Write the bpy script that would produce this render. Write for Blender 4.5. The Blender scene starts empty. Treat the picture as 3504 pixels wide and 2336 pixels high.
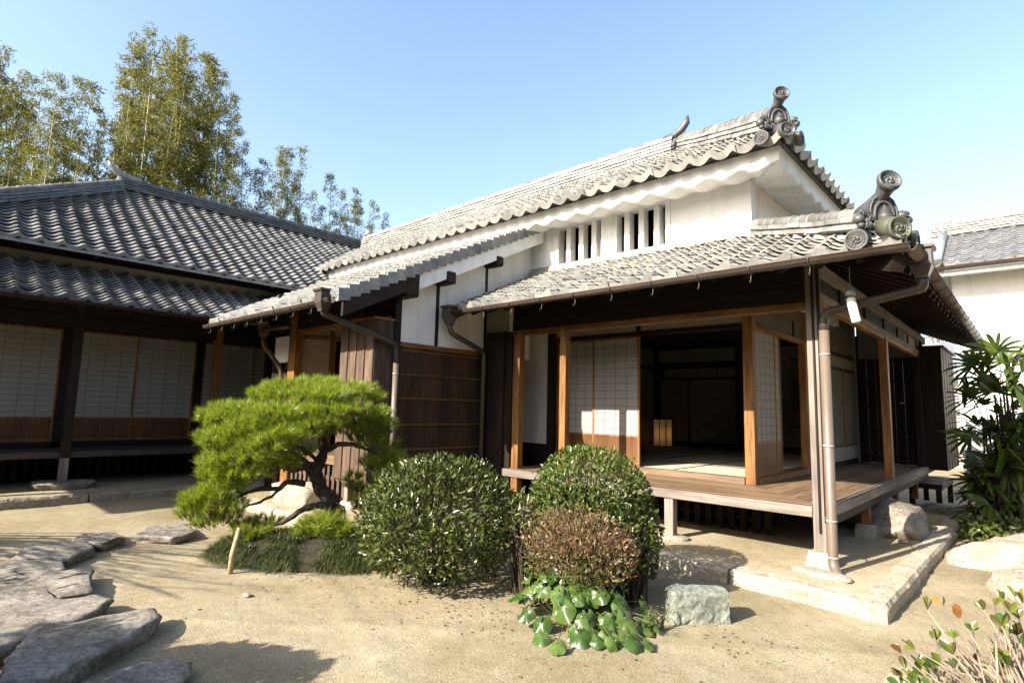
import bpy, math, random
from mathutils import Vector, Matrix, noise
R = math.radians
PI = math.pi
random.seed(7)
scene = bpy.context.scene
col = scene.collection

# ------------------------------------------------------------------ camera
CAM_H = 1.46
FPX, YAW, PITCH, ROLL = 1949.2 / 3504.0, 2.31757474, 0.11744812, 0.0247848
fw = Vector((math.cos(PITCH) * math.cos(YAW), math.cos(PITCH) * math.sin(YAW), math.sin(PITCH)))
rt = Vector((math.sin(YAW), -math.cos(YAW), 0))
up = rt.cross(fw)
rt2 = math.cos(ROLL) * rt + math.sin(ROLL) * up
up2 = math.cos(ROLL) * up - math.sin(ROLL) * rt
cam_d = bpy.data.cameras.new("camera")
cam = bpy.data.objects.new("camera", cam_d)
col.objects.link(cam)
cam.matrix_world = Matrix(((rt2.x, up2.x, -fw.x, 0), (rt2.y, up2.y, -fw.y, 0), (rt2.z, up2.z, -fw.z, CAM_H), (0, 0, 0, 1)))
cam_d.sensor_width = 36
cam_d.lens = FPX * 36
cam_d.clip_start = 0.05
cam_d.clip_end = 2000
scene.camera = cam

# ------------------------------------------------------------------ sky, sun, exposure
SUN_TO = Vector((-0.21, -1.0, 0.62)).normalized()
sun_el = math.asin(SUN_TO.z)
sun_az = math.atan2(SUN_TO.x, SUN_TO.y)
world = bpy.data.worlds.new("World")
scene.world = world
world.use_nodes = True
wn = world.node_tree
bg = wn.nodes["Background"]
sky = wn.nodes.new("ShaderNodeTexSky")
sky.sky_type = 'NISHITA'
sky.sun_disc = False
sky.sun_elevation = sun_el
sky.sun_rotation = sun_az
sky.altitude = 0
sky.air_density = 1.1
sky.dust_density = 2.0
sky.ozone_density = 1.0
wn.links.new(sky.outputs[0], bg.inputs[0])
bg.inputs[1].default_value = 0.125
sd = bpy.data.lights.new("sun", 'SUN')
sd.energy = 5.0
sd.angle = R(0.5)
sd.color = (1.0, 0.93, 0.82)
so = bpy.data.objects.new("sun", sd)
col.objects.link(so)
so.rotation_euler = SUN_TO.to_track_quat('Z', 'Y').to_euler()
scene.view_settings.view_transform = 'Standard'
scene.view_settings.look = 'None'
scene.view_settings.gamma = 1
scene.view_settings.exposure = 1.65
scene.cycles.max_bounces = 8
scene.cycles.diffuse_bounces = 4

# ------------------------------------------------------------------ materials
def new_mat(name):
    m = bpy.data.materials.new(name)
    m.use_nodes = True
    return m, m.node_tree, m.node_tree.nodes["Principled BSDF"]

def noise_node(nt, vec, scale, detail=5, rough=0.55, dist=0.0):
    n = nt.nodes.new("ShaderNodeTexNoise")
    n.inputs['Scale'].default_value = scale
    n.inputs['Detail'].default_value = detail
    n.inputs['Roughness'].default_value = rough
    n.inputs['Distortion'].default_value = dist
    nt.links.new(vec, n.inputs['Vector'])
    return n

def ramp(nt, fac, stops):
    r = nt.nodes.new("ShaderNodeValToRGB")
    el = r.color_ramp.elements
    el[0].position, el[0].color = stops[0][0], (*stops[0][1], 1)
    el[1].position, el[1].color = stops[-1][0], (*stops[-1][1], 1)
    for p, c in stops[1:-1]:
        e = el.new(p)
        e.color = (*c, 1)
    nt.links.new(fac, r.inputs[0])
    return r

def mix(nt, fac, a, b, blend='MIX'):
    m = nt.nodes.new("ShaderNodeMix")
    m.data_type = 'RGBA'
    m.blend_type = blend
    for sock, v in ((0, fac), (6, a), (7, b)):
        if isinstance(v, (int, float)):
            m.inputs[sock].default_value = v
        elif isinstance(v, tuple):
            m.inputs[sock].default_value = (*v, 1)
        else:
            nt.links.new(v, m.inputs[sock])
    return m.outputs[2]

def bump(nt, bsdf, h, strength=0.3, dist=0.01, prev=None):
    b = nt.nodes.new("ShaderNodeBump")
    b.inputs['Strength'].default_value = strength
    b.inputs['Distance'].default_value = dist
    nt.links.new(h, b.inputs['Height'])
    if prev is not None:
        nt.links.new(prev, b.inputs['Normal'])
    nt.links.new(b.outputs[0], bsdf.inputs['Normal'])
    return b.outputs[0]

def coords(nt, scale=(1, 1, 1), kind='Object'):
    t = nt.nodes.new("ShaderNodeTexCoord")
    mp = nt.nodes.new("ShaderNodeMapping")
    mp.inputs['Scale'].default_value = scale
    nt.links.new(t.outputs[kind], mp.inputs['Vector'])
    return mp.outputs[0]

def lerp3(a, k):
    return tuple(x * k for x in a)

def island(nt):
    g = nt.nodes.new("ShaderNodeNewGeometry")
    return g.outputs['Random Per Island']

KA = 0.74      # overall reflectance of the materials
def dim(*cs):
    return [tuple(x * KA for x in c) if c is not None else None for c in cs]

def mat_noise(name, c1, c2, scale=3.0, rough=0.85, bscale=None, bstr=0.2, bdist=0.01, detail=6, isl=0.0, spec=0.3, c3=None):
    c1, c2, c3 = dim(c1, c2, c3)
    m, nt, b = new_mat(name)
    v = coords(nt)
    n = noise_node(nt, v, scale, detail)
    stops = [(0.3, c1), (0.7, c2)] if c3 is None else [(0.28, c1), (0.5, c2), (0.72, c3)]
    c = ramp(nt, n.outputs[0], stops).outputs[0]
    if isl:
        i = ramp(nt, island(nt), [(0, (1 - isl,) * 3), (1, (1 + isl,) * 3)])
        c = mix(nt, 1.0, c, i.outputs[0], 'MULTIPLY')
    nt.links.new(c, b.inputs['Base Color'])
    b.inputs['Roughness'].default_value = rough
    b.inputs['Specular IOR Level'].default_value = spec
    if bscale:
        n2 = noise_node(nt, v, bscale, 6)
        bump(nt, b, n2.outputs[0], bstr, bdist)
    return m

def mat_wood(name, c1, c2, axis='z', rough=0.7, grain=1.0, spec=0.25, isl=0.25, bstr=0.25):
    c1, c2 = dim(c1, c2)
    m, nt, b = new_mat(name)
    s = {'x': (0.06, 1, 1), 'y': (1, 0.06, 1), 'z': (1, 1, 0.06)}[axis]
    v = coords(nt, s)
    n = noise_node(nt, v, 34 * grain, 6, 0.6, 0.4)
    n2 = noise_node(nt, coords(nt, tuple(min(1, q * 4) for q in s)), 4, 4)
    c = ramp(nt, n.outputs[0], [(0.32, c1), (0.68, c2)]).outputs[0]
    dk = ramp(nt, n2.outputs[0], [(0.3, (0.62, 0.6, 0.58)), (0.75, (1.12, 1.1, 1.06))]).outputs[0]
    c = mix(nt, 1.0, c, dk, 'MULTIPLY')
    if isl:
        i = ramp(nt, island(nt), [(0, (1 - isl,) * 3), (1, (1 + isl,) * 3)])
        c = mix(nt, 1.0, c, i.outputs[0], 'MULTIPLY')
    nt.links.new(c, b.inputs['Base Color'])
    b.inputs['Roughness'].default_value = rough
    b.inputs['Specular IOR Level'].default_value = spec
    bump(nt, b, n.outputs[0], bstr, 0.004)
    return m

def mat_leaf(name, cols, rough=0.4, trans=0.25, spec=0.5, tint=(1.3, 1.5, 0.6)):
    """Leaf: colour varies leaf by leaf; part of the light goes through."""
    cols = dim(*cols)
    m, nt, b = new_mat(name)
    c = ramp(nt, island(nt), [(i / (len(cols) - 1), q) for i, q in enumerate(cols)]).outputs[0]
    nt.links.new(c, b.inputs['Base Color'])
    b.inputs['Roughness'].default_value = rough
    b.inputs['Specular IOR Level'].default_value = spec
    if trans:
        t = nt.nodes.new("ShaderNodeBsdfTranslucent")
        ct = mix(nt, 1.0, c, tint, 'MULTIPLY')
        nt.links.new(ct, t.inputs[0])
        ms = nt.nodes.new("ShaderNodeMixShader")
        ms.inputs[0].default_value = trans
        nt.links.new(b.outputs[0], ms.inputs[1])
        nt.links.new(t.outputs[0], ms.inputs[2])
        nt.links.new(ms.outputs[0], nt.nodes["Material Output"].inputs[0])
    return m

M = {}
def mat_sand(name, a, b_, c_):
    a, b_, c_ = dim(a, b_, c_)
    m, nt, b = new_mat(name)
    v = coords(nt)
    big = noise_node(nt, v, 0.8, 6, 0.6, 0.6)
    mid = noise_node(nt, v, 9, 5, 0.65)
    fine = noise_node(nt, v, 120, 4, 0.8)
    grit = noise_node(nt, v, 70, 5, 0.75)
    c = ramp(nt, big.outputs[0], [(0.3, a), (0.52, b_), (0.72, c_)]).outputs[0]
    k = ramp(nt, mid.outputs[0], [(0.3, (0.86, 0.85, 0.83)), (0.7, (1.1, 1.1, 1.1))]).outputs[0]
    c = mix(nt, 1.0, c, k, 'MULTIPLY')
    k = ramp(nt, fine.outputs[0], [(0.36, (0.50, 0.48, 0.43)), (0.5, (1, 1, 1)), (0.64, (1.5, 1.5, 1.46))]).outputs[0]
    c = mix(nt, 1.0, c, k, 'MULTIPLY')
    moss = noise_node(nt, v, 0.9, 7, 0.7, 0.5)
    f = ramp(nt, moss.outputs[0], [(0.60, (0, 0, 0)), (0.74, (0.5, 0.5, 0.5))]).outputs[0]
    c = mix(nt, f, c, (0.13, 0.125, 0.045))
    wide = noise_node(nt, v, 0.35, 5, 0.6, 1.0)
    k = ramp(nt, wide.outputs[0], [(0.36, (0.80, 0.80, 0.74)), (0.55, (1, 1, 1)), (0.75, (1.06, 1.05, 1.03))]).outputs[0]
    c = mix(nt, 1.0, c, k, 'MULTIPLY')
    nt.links.new(c, b.inputs['Base Color'])
    b.inputs['Roughness'].default_value = 0.95
    b.inputs['Specular IOR Level'].default_value = 0.1
    p = bump(nt, b, grit.outputs[0], 0.7, 0.009)
    p = bump(nt, b, mid.outputs[0], 0.35, 0.02, p)
    return m
M['sand'] = mat_sand('sand', (0.29, 0.235, 0.145), (0.37, 0.31, 0.205), (0.425, 0.365, 0.255))
M['gravel'] = mat_sand('pale_gravel', (0.38, 0.31, 0.20), (0.44, 0.37, 0.25), (0.50, 0.43, 0.31))
def mat_plaster():
    m, nt, b = new_mat('white_plaster')
    v = coords(nt)
    n = noise_node(nt, v, 1.3, 6, 0.6)
    st = noise_node(nt, coords(nt, (1, 1, 0.12)), 5, 6, 0.65)
    c = ramp(nt, n.outputs[0], [(0.3, (0.66, 0.645, 0.61)), (0.65, (0.74, 0.73, 0.705))]).outputs[0]
    k = ramp(nt, st.outputs[0], [(0.30, (0.84, 0.82, 0.78)), (0.52, (1, 1, 1))]).outputs[0]
    c = mix(nt, 1.0, c, k, 'MULTIPLY')
    nt.links.new(c, b.inputs['Base Color'])
    b.inputs['Roughness'].default_value = 0.9
    b.inputs['Specular IOR Level'].default_value = 0.15
    f = noise_node(nt, v, 30, 5)
    bump(nt, b, f.outputs[0], 0.08, 0.004)
    return m
M['plaster'] = mat_plaster()
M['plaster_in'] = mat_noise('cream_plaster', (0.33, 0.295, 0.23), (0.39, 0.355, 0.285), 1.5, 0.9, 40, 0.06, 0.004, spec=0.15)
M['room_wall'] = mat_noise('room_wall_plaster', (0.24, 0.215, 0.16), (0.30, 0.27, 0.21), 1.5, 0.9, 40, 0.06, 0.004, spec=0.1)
M['plaster_dim'] = mat_noise('dim_sand_plaster', (0.16, 0.14, 0.105), (0.21, 0.185, 0.145), 1.5, 0.9, 40, 0.06, 0.004, spec=0.1)  # darker plaster copy, shade of the side veranda put into its colour
M['plaster_tan'] = mat_noise('tan_plaster', (0.50, 0.40, 0.29), (0.58, 0.48, 0.36), 1.5, 0.9, 40, 0.08, 0.004, spec=0.15)
def mat_stained():
    m, nt, b = new_mat('stained_plaster')
    v = coords(nt)
    n = noise_node(nt, coords(nt, (1, 0.6, 0.35)), 1.6, 7, 0.65, 0.8)
    c = ramp(nt, n.outputs[0], [(0.35, (0.76, 0.74, 0.70)), (0.55, (0.70, 0.65, 0.56)), (0.72, (0.54, 0.45, 0.34))]).outputs[0]
    nt.links.new(c, b.inputs['Base Color'])
    b.inputs['Roughness'].default_value = 0.9
    b.inputs['Specular IOR Level'].default_value = 0.15
    return m
M['stained'] = mat_stained()
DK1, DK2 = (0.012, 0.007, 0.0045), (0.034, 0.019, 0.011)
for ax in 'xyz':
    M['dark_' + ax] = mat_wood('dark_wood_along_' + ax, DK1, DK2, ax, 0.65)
    M['brown_' + ax] = mat_wood('brown_wood_along_' + ax, (0.16, 0.064, 0.018), (0.43, 0.21, 0.066), ax, 0.6, isl=0.12)
    M['floor_' + ax] = mat_wood('veranda_wood_along_' + ax, (0.15, 0.095, 0.055), (0.34, 0.23, 0.14), ax, 0.5, spec=0.4)
    M['grey_' + ax] = mat_wood('weathered_wood_along_' + ax, (0.22, 0.18, 0.15), (0.40, 0.35, 0.31), ax, 0.8, isl=0.12)
M['shade_y'] = mat_wood('dull_grey_wood_along_y', (0.06, 0.052, 0.046), (0.12, 0.105, 0.092), 'y', 0.8, isl=0.1)  # darker copy of the weathered wood, wing veranda shade is in the colour
M['board'] = mat_wood('weathered_boards', (0.07, 0.045, 0.032), (0.19, 0.13, 0.09), 'z', 0.75, isl=0.3)
M['koshi'] = mat_wood('door_panel_wood', (0.11, 0.048, 0.018), (0.22, 0.10, 0.038), 'z', 0.5, isl=0.12, bstr=0.1)
M['bark'] = mat_wood('bark_sheet', (0.036, 0.020, 0.010), (0.092, 0.053, 0.027), 'z', 0.85, 1.6, isl=0.35, bstr=0.6)
M['bamboo_strip'] = mat_wood('bamboo_strip', (0.16, 0.09, 0.04), (0.25, 0.15, 0.07), 'y', 0.5)
def mat_paper():
    m, nt, b = new_mat('shoji_paper')
    v = coords(nt)
    n = noise_node(nt, v, 5, 4)
    c = ramp(nt, n.outputs[0], [(0.3, (0.35, 0.342, 0.33)), (0.7, (0.41, 0.403, 0.39))]).outputs[0]
    nt.links.new(c, b.inputs['Base Color'])
    b.inputs['Roughness'].default_value = 0.9
    b.inputs['Specular IOR Level'].default_value = 0.1
    t = nt.nodes.new("ShaderNodeBsdfTranslucent")
    t.inputs[0].default_value = (0.5, 0.47, 0.4, 1)
    ms = nt.nodes.new("ShaderNodeMixShader")
    ms.inputs[0].default_value = 0.3
    nt.links.new(b.outputs[0], ms.inputs[1])
    nt.links.new(t.outputs[0], ms.inputs[2])
    nt.links.new(ms.outputs[0], nt.nodes["Material Output"].inputs[0])
    return m
M['paper'] = mat_paper()
M['lattice'] = mat_noise('shoji_lattice', (0.21, 0.18, 0.14), (0.25, 0.215, 0.17), 6, 0.8)
def mat_tile(name, c1, c2, c3, rough, isl=0.3, metal=0.0, moss=None):
    c1, c2, c3, moss = dim(c1, c2, c3, moss)
    m, nt, b = new_mat(name)
    v = coords(nt)
    n = noise_node(nt, v, 7, 7, 0.65)
    n2 = noise_node(nt, v, 60, 4, 0.6)
    c = ramp(nt, n.outputs[0], [(0.3, c1), (0.5, c2), (0.72, c3)]).outputs[0]
    i = ramp(nt, island(nt), [(0, (1 - isl,) * 3), (0.5, (1, 1, 1)), (0.85, (1 + isl * 0.6,) * 3), (1, (1.15 + isl, 1.08 + isl, 0.92 + isl))])
    c = mix(nt, 1.0, c, i.outputs[0], 'MULTIPLY')
    if moss:
        n3 = noise_node(nt, v, 14, 6, 0.7)
        f = ramp(nt, n3.outputs[0], [(0.42, (0, 0, 0)), (0.6, (1, 1, 1))]).outputs[0]
        c = mix(nt, f, c, moss)
    nt.links.new(c, b.inputs['Base Color'])
    rr = ramp(nt, n2.outputs[0], [(0.3, (rough - 0.08,) * 3), (0.7, (rough + 0.12,) * 3)]).outputs[0]
    nt.links.new(rr, b.inputs['Roughness'])
    b.inputs['Specular IOR Level'].default_value = 0.5
    b.inputs['Metallic'].default_value = metal
    bump(nt, b, n2.outputs[0], 0.25, 0.004)
    return m
M['tile_old'] = mat_tile('weathered_grey_tile', (0.18, 0.175, 0.155), (0.30, 0.293, 0.265), (0.45, 0.425, 0.365), 0.5)
M['tile_dark'] = mat_tile('smoked_grey_tile', (0.13, 0.132, 0.136), (0.215, 0.215, 0.215), (0.32, 0.31, 0.29), 0.36, 0.25)
M['ornament'] = mat_tile('dark_ornament_tile', (0.045, 0.045, 0.043), (0.078, 0.078, 0.075), (0.13, 0.128, 0.12), 0.5, 0.05)
M['mossy'] = mat_tile('mossy_tile', (0.055, 0.055, 0.048), (0.09, 0.09, 0.075), (0.14, 0.14, 0.115), 0.6, 0.05, moss=(0.085, 0.092, 0.038))
M['tile_blue'] = mat_tile('bluish_glazed_tile', (0.22, 0.26, 0.33), (0.27, 0.31, 0.38), (0.33, 0.36, 0.42), 0.3, 0.1)
M['noshi'] = mat_tile('ridge_tile', (0.17, 0.165, 0.15), (0.30, 0.29, 0.26), (0.42, 0.40, 0.36), 0.5, 0.35)
M['ridge_dark'] = mat_tile('dark_ridge_tile', (0.05, 0.052, 0.055), (0.085, 0.087, 0.09), (0.14, 0.14, 0.135), 0.42, 0.3)  # darker copy of the ridge tile, with the wing ridges' shade painted in
M['copper'] = mat_noise('brown_gutter_metal', (0.062, 0.043, 0.031), (0.10, 0.071, 0.052), 5, 0.42, 60, 0.05, 0.003, spec=0.5)
M['pipe'] = mat_noise('tan_pipe_metal', (0.15, 0.11, 0.08), (0.20, 0.15, 0.112), 3, 0.45, 60, 0.05, 0.003, spec=0.5)
M['pipe_dark'] = mat_noise('dark_brown_pipe', (0.045, 0.034, 0.027), (0.072, 0.055, 0.043), 3, 0.45, 60, 0.05, 0.003, spec=0.4)  # shaded copy of the tan pipe, eave shade put into its colour
M['tile_cool'] = mat_tile('blue_grey_tile', (0.20, 0.205, 0.215), (0.29, 0.297, 0.31), (0.38, 0.385, 0.39), 0.4, 0.2)
M['wire'] = mat_noise('galvanised_wire', (0.30, 0.30, 0.29), (0.40, 0.40, 0.39), 8, 0.4, spec=0.5)
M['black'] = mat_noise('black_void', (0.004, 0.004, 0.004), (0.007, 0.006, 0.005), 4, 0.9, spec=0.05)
M['tatami'] = mat_noise('tatami_mat', (0.56, 0.51, 0.36), (0.63, 0.59, 0.43), 40, 0.8)
def mat_stone(name, a, b_, c_, s=4.0, rough=0.9, bd=0.03):
    a, b_, c_ = dim(a, b_, c_)
    m, nt, b = new_mat(name)
    v = coords(nt)
    n = noise_node(nt, v, s, 8, 0.65, 0.3)
    n2 = noise_node(nt, v, s * 8, 8, 0.78)
    c = ramp(nt, n.outputs[0], [(0.3, a), (0.5, b_), (0.7, c_)]).outputs[0]
    k = ramp(nt, n2.outputs[0], [(0.36, (0.45, 0.44, 0.42)), (0.5, (1, 1, 1)), (0.64, (1.5, 1.48, 1.44))]).outputs[0]
    c = mix(nt, 1.0, c, k, 'MULTIPLY')
    nt.links.new(c, b.inputs['Base Color'])
    b.inputs['Roughness'].default_value = rough
    b.inputs['Specular IOR Level'].default_value = 0.3
    p = bump(nt, b, n2.outputs[0], 0.5, bd * 0.4)
    bump(nt, b, n.outputs[0], 0.5, bd, p)
    return m
M['stone'] = mat_stone('grey_stone', (0.12, 0.10, 0.078), (0.25, 0.218, 0.175), (0.40, 0.355, 0.295))
M['stone_tan'] = mat_stone('tan_stone', (0.30, 0.25, 0.18), (0.42, 0.36, 0.27), (0.52, 0.46, 0.36))
M['stone_curb'] = mat_stone('curb_stone', (0.34, 0.29, 0.21), (0.45, 0.39, 0.29), (0.54, 0.48, 0.37), 6)
M['stone_curb_dark'] = mat_stone('dark_curb_stone', (0.22, 0.19, 0.14), (0.30, 0.26, 0.19), (0.38, 0.33, 0.25), 6)
M['stone_green'] = mat_stone('green_stone', (0.17, 0.19, 0.155), (0.24, 0.26, 0.21), (0.36, 0.36, 0.29), 5, 0.75)
M['stone_pad'] = mat_stone('pad_stone', (0.30, 0.27, 0.22), (0.38, 0.35, 0.29), (0.46, 0.42, 0.35), 9)

# ------------------------------------------------------------------ objects
ORG = {}
def set_props(o, label=None, cat=None, group=None, kind=None):
    for k, v in (('label', label), ('category', cat), ('group', group), ('kind', kind)):
        if v:
            o[k] = v
    return o

def thing(name, label, cat, loc=(0, 0, 0), group=None):
    o = bpy.data.objects.new(name, None)
    o.empty_display_size = 0.2
    col.objects.link(o)
    o.location = loc
    ORG[o] = Vector(loc)
    return set_props(o, label, cat, group)

class MB:
    """Collects shapes (world coordinates) and links them as one mesh object."""
    def __init__(s):
        s.v, s.f, s.sm = [], [], []
    def add(s, verts, faces, smooth=False):
        b = len(s.v)
        s.v.extend([tuple(p) for p in verts])
        s.f.extend([tuple(b + i for i in f) for f in faces])
        s.sm.extend([smooth] * len(faces))
        return s
    def box(s, x0, x1, y0, y1, z0, z1):
        return s.hexa([(x0, y0, z0), (x1, y0, z0), (x1, y1, z0), (x0, y1, z0), (x0, y0, z1), (x1, y0, z1), (x1, y1, z1), (x0, y1, z1)])
    def bbox(s, x0, x1, y0, y1, z0, z1, c=0.006):
        """Box with chamfered edges."""
        vs, fs = [], []
        X, Y, Z = (x0, x1), (y0, y1), (z0, z1)
        idx = {}
        for i in (0, 1):
            for j in (0, 1):
                for k in (0, 1):
                    sx, sy, sz = (c if i == 0 else -c), (c if j == 0 else -c), (c if k == 0 else -c)
                    idx[i, j, k] = len(vs)
                    vs += [(X[i], Y[j] + sy, Z[k] + sz), (X[i] + sx, Y[j], Z[k] + sz), (X[i] + sx, Y[j] + sy, Z[k])]
        for i in (0, 1):
            q = [idx[i, 0, 0], idx[i, 1, 0], idx[i, 1, 1], idx[i, 0, 1]]
            fs.append(q if i else q[::-1])
            q = [idx[0, i, 0] + 1, idx[0, i, 1] + 1, idx[1, i, 1] + 1, idx[1, i, 0] + 1]
            fs.append(q if i else q[::-1])
            q = [idx[0, 0, i] + 2, idx[1, 0, i] + 2, idx[1, 1, i] + 2, idx[0, 1, i] + 2]
            fs.append(q if i else q[::-1])
        for j in (0, 1):
            for k in (0, 1):
                a, b = idx[0, j, k], idx[1, j, k]
                fs.append([a + 1, b + 1, b + 2, a + 2])
                a, b = idx[j, 0, k], idx[j, 1, k]
                fs.append([a, b, b + 2, a + 2])
                a, b = idx[j, k, 0], idx[j, k, 1]
                fs.append([a, b, b + 1, a + 1])
                for i in (0,):
                    pass
        for t in idx.values():
            fs.append([t, t + 1, t + 2])
        return s.add(vs, fs)
    def hexa(s, p):
        return s.add(p, [(0, 3, 2, 1), (4, 5, 6, 7), (0, 1, 5, 4), (1, 2, 6, 5), (2, 3, 7, 6), (3, 0, 4, 7)])
    def bar(s, a, b, w, h, upv=(0, 0, 1)):
        a, b = Vector(a), Vector(b)
        d = (b - a).normalized()
        u = Vector(upv)
        r = d.cross(u)
        if r.length < 1e-4:
            r = d.cross(Vector((1, 0, 0)))
        r.normalize()
        u = r.cross(d)
        P = []
        for q in (a, b):
            P += [q - r * w / 2 - u * h / 2, q + r * w / 2 - u * h / 2, q + r * w / 2 + u * h / 2, q - r * w / 2 + u * h / 2]
        return s.add(P, [(0, 3, 2, 1), (4, 5, 6, 7), (0, 1, 5, 4), (1, 2, 6, 5), (2, 3, 7, 6), (3, 0, 4, 7)])
    def prism(s, poly, ext, smooth=False):
        """poly: list of 3D points of one flat outline; ext: extrusion vector."""
        n = len(poly)
        e = Vector(ext)
        P = [Vector(p) for p in poly]
        vs = P + [p + e for p in P]
        fs = [tuple(range(n))[::-1], tuple(range(n, 2 * n))]
        for i in range(n):
            j = (i + 1) % n
            fs.append((i, j, n + j, n + i))
        return s.add(vs, fs, smooth)
    def tube(s, pts, r, n=8, smooth=True, cap=True):
        pts = [Vector(p) for p in pts]
        m = len(pts)
        rs = r if isinstance(r, (list, tuple)) else [r] * m
        t0 = (pts[1] - pts[0]).normalized()
        a = t0.cross(Vector((0, 0, 1)))
        if a.length < 1e-3:
            a = t0.cross(Vector((1, 0, 0)))
        a.normalize()
        vs, fs = [], []
        for i in range(m):
            if i == 0:
                t = t0
            elif i == m - 1:
                t = (pts[-1] - pts[-2]).normalized()
            else:
                t = ((pts[i + 1] - pts[i]).normalized() + (pts[i] - pts[i - 1]).normalized())
                t = t.normalized() if t.length > 1e-6 else (pts[i + 1] - pts[i]).normalized()
            a = (a - t * a.dot(t)).normalized()
            b = t.cross(a)
            for k in range(n):
                an = 2 * PI * k / n
                vs.append(pts[i] + (a * math.cos(an) + b * math.sin(an)) * rs[i])
        for i in range(m - 1):
            for k in range(n):
                k2 = (k + 1) % n
                fs.append((i * n + k, i * n + k2, (i + 1) * n + k2, (i + 1) * n + k))
        s.add(vs, fs, smooth)
        if cap:
            b0 = len(s.v) - m * n
            s.f.append(tuple(b0 + k for k in range(n))[::-1]); s.sm.append(False)
            b1 = b0 + (m - 1) * n
            s.f.append(tuple(b1 + k for k in range(n))); s.sm.append(False)
        return s
    def lathe(s, c, axis, prof, n=20, smooth=True):
        """prof: list of (radius, height along axis)."""
        c, ax = Vector(c), Vector(axis).normalized()
        a = ax.cross(Vector((0, 0, 1)))
        if a.length < 1e-3:
            a = Vector((1, 0, 0))
        a.normalize()
        b = ax.cross(a)
        vs, fs = [], []
        for r, h in prof:
            for k in range(n):
                an = 2 * PI * k / n
                vs.append(c + ax * h + (a * math.cos(an) + b * math.sin(an)) * r)
        m = len(prof)
        for i in range(m - 1):
            for k in range(n):
                k2 = (k + 1) % n
                fs.append((i * n + k, i * n + k2, (i + 1) * n + k2, (i + 1) * n + k))
        fs.append(tuple(range(n))[::-1])
        fs.append(tuple((m - 1) * n + k for k in range(n)))
        return s.add(vs, fs, smooth)
    def ball(s, c, r, n=8, sc=(1, 1, 1)):
        vs, fs = [], []
        c = Vector(c)
        m = max(4, n // 2 + 1)
        for i in range(m + 1):
            th = PI * i / m
            for k in range(n):
                an = 2 * PI * k / n
                vs.append((c.x + r * sc[0] * math.sin(th) * math.cos(an), c.y + r * sc[1] * math.sin(th) * math.sin(an), c.z + r * sc[2] * math.cos(th)))
        for i in range(m):
            for k in range(n):
                k2 = (k + 1) % n
                fs.append((i * n + k, (i + 1) * n + k, (i + 1) * n + k2, i * n + k2))
        return s.add(vs, fs, True)
    def build(s, name, mat, parent=None, label=None, cat=None, group=None, kind=None, org=None):
        me = bpy.data.meshes.new(name)
        o = bpy.data.objects.new(name, me)
        if parent is not None:
            base = ORG[parent]
        else:
            base = Vector(org) if org is not None else Vector((0, 0, 0))
        ORG[o] = base
        bx, by, bz = base
        me.from_pydata([(x - bx, y - by, z - bz) for x, y, z in s.v], [], s.f)
        me.polygons.foreach_set('use_smooth', s.sm)
        me.materials.append(M[mat] if isinstance(mat, str) else mat)
        me.update()
        col.objects.link(o)
        if parent is not None:
            o.parent = parent
        else:
            o.location = base
        return set_props(o, label, cat, group, kind)

def copy_tree(o, parent=None, loc=None, rz=None, scale=None):
    c = o.copy()
    col.objects.link(c)
    if parent is not None:
        c.parent = parent
    if loc is not None:
        c.location = loc
    if rz is not None:
        c.rotation_euler = (0, 0, rz)
    if scale is not None:
        c.scale = (scale,) * 3
    for ch in list(o.children):
        copy_tree(ch, c)
    return c

def fbm(p, s=1.0, o=3):
    return noise.fractal(Vector(p) * s, 1.0, 2.0, o)

# ------------------------------------------------------------------ roof makers
def prof(q):
    """Cross-section of a wave tile: wide trough, narrow roll."""
    q = q % 1.0
    if q < 0.70:
        return -0.036 * math.sin(PI * q / 0.70) ** 0.9
    return 0.030 * math.sin(PI * (q - 0.70) / 0.30)

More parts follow.
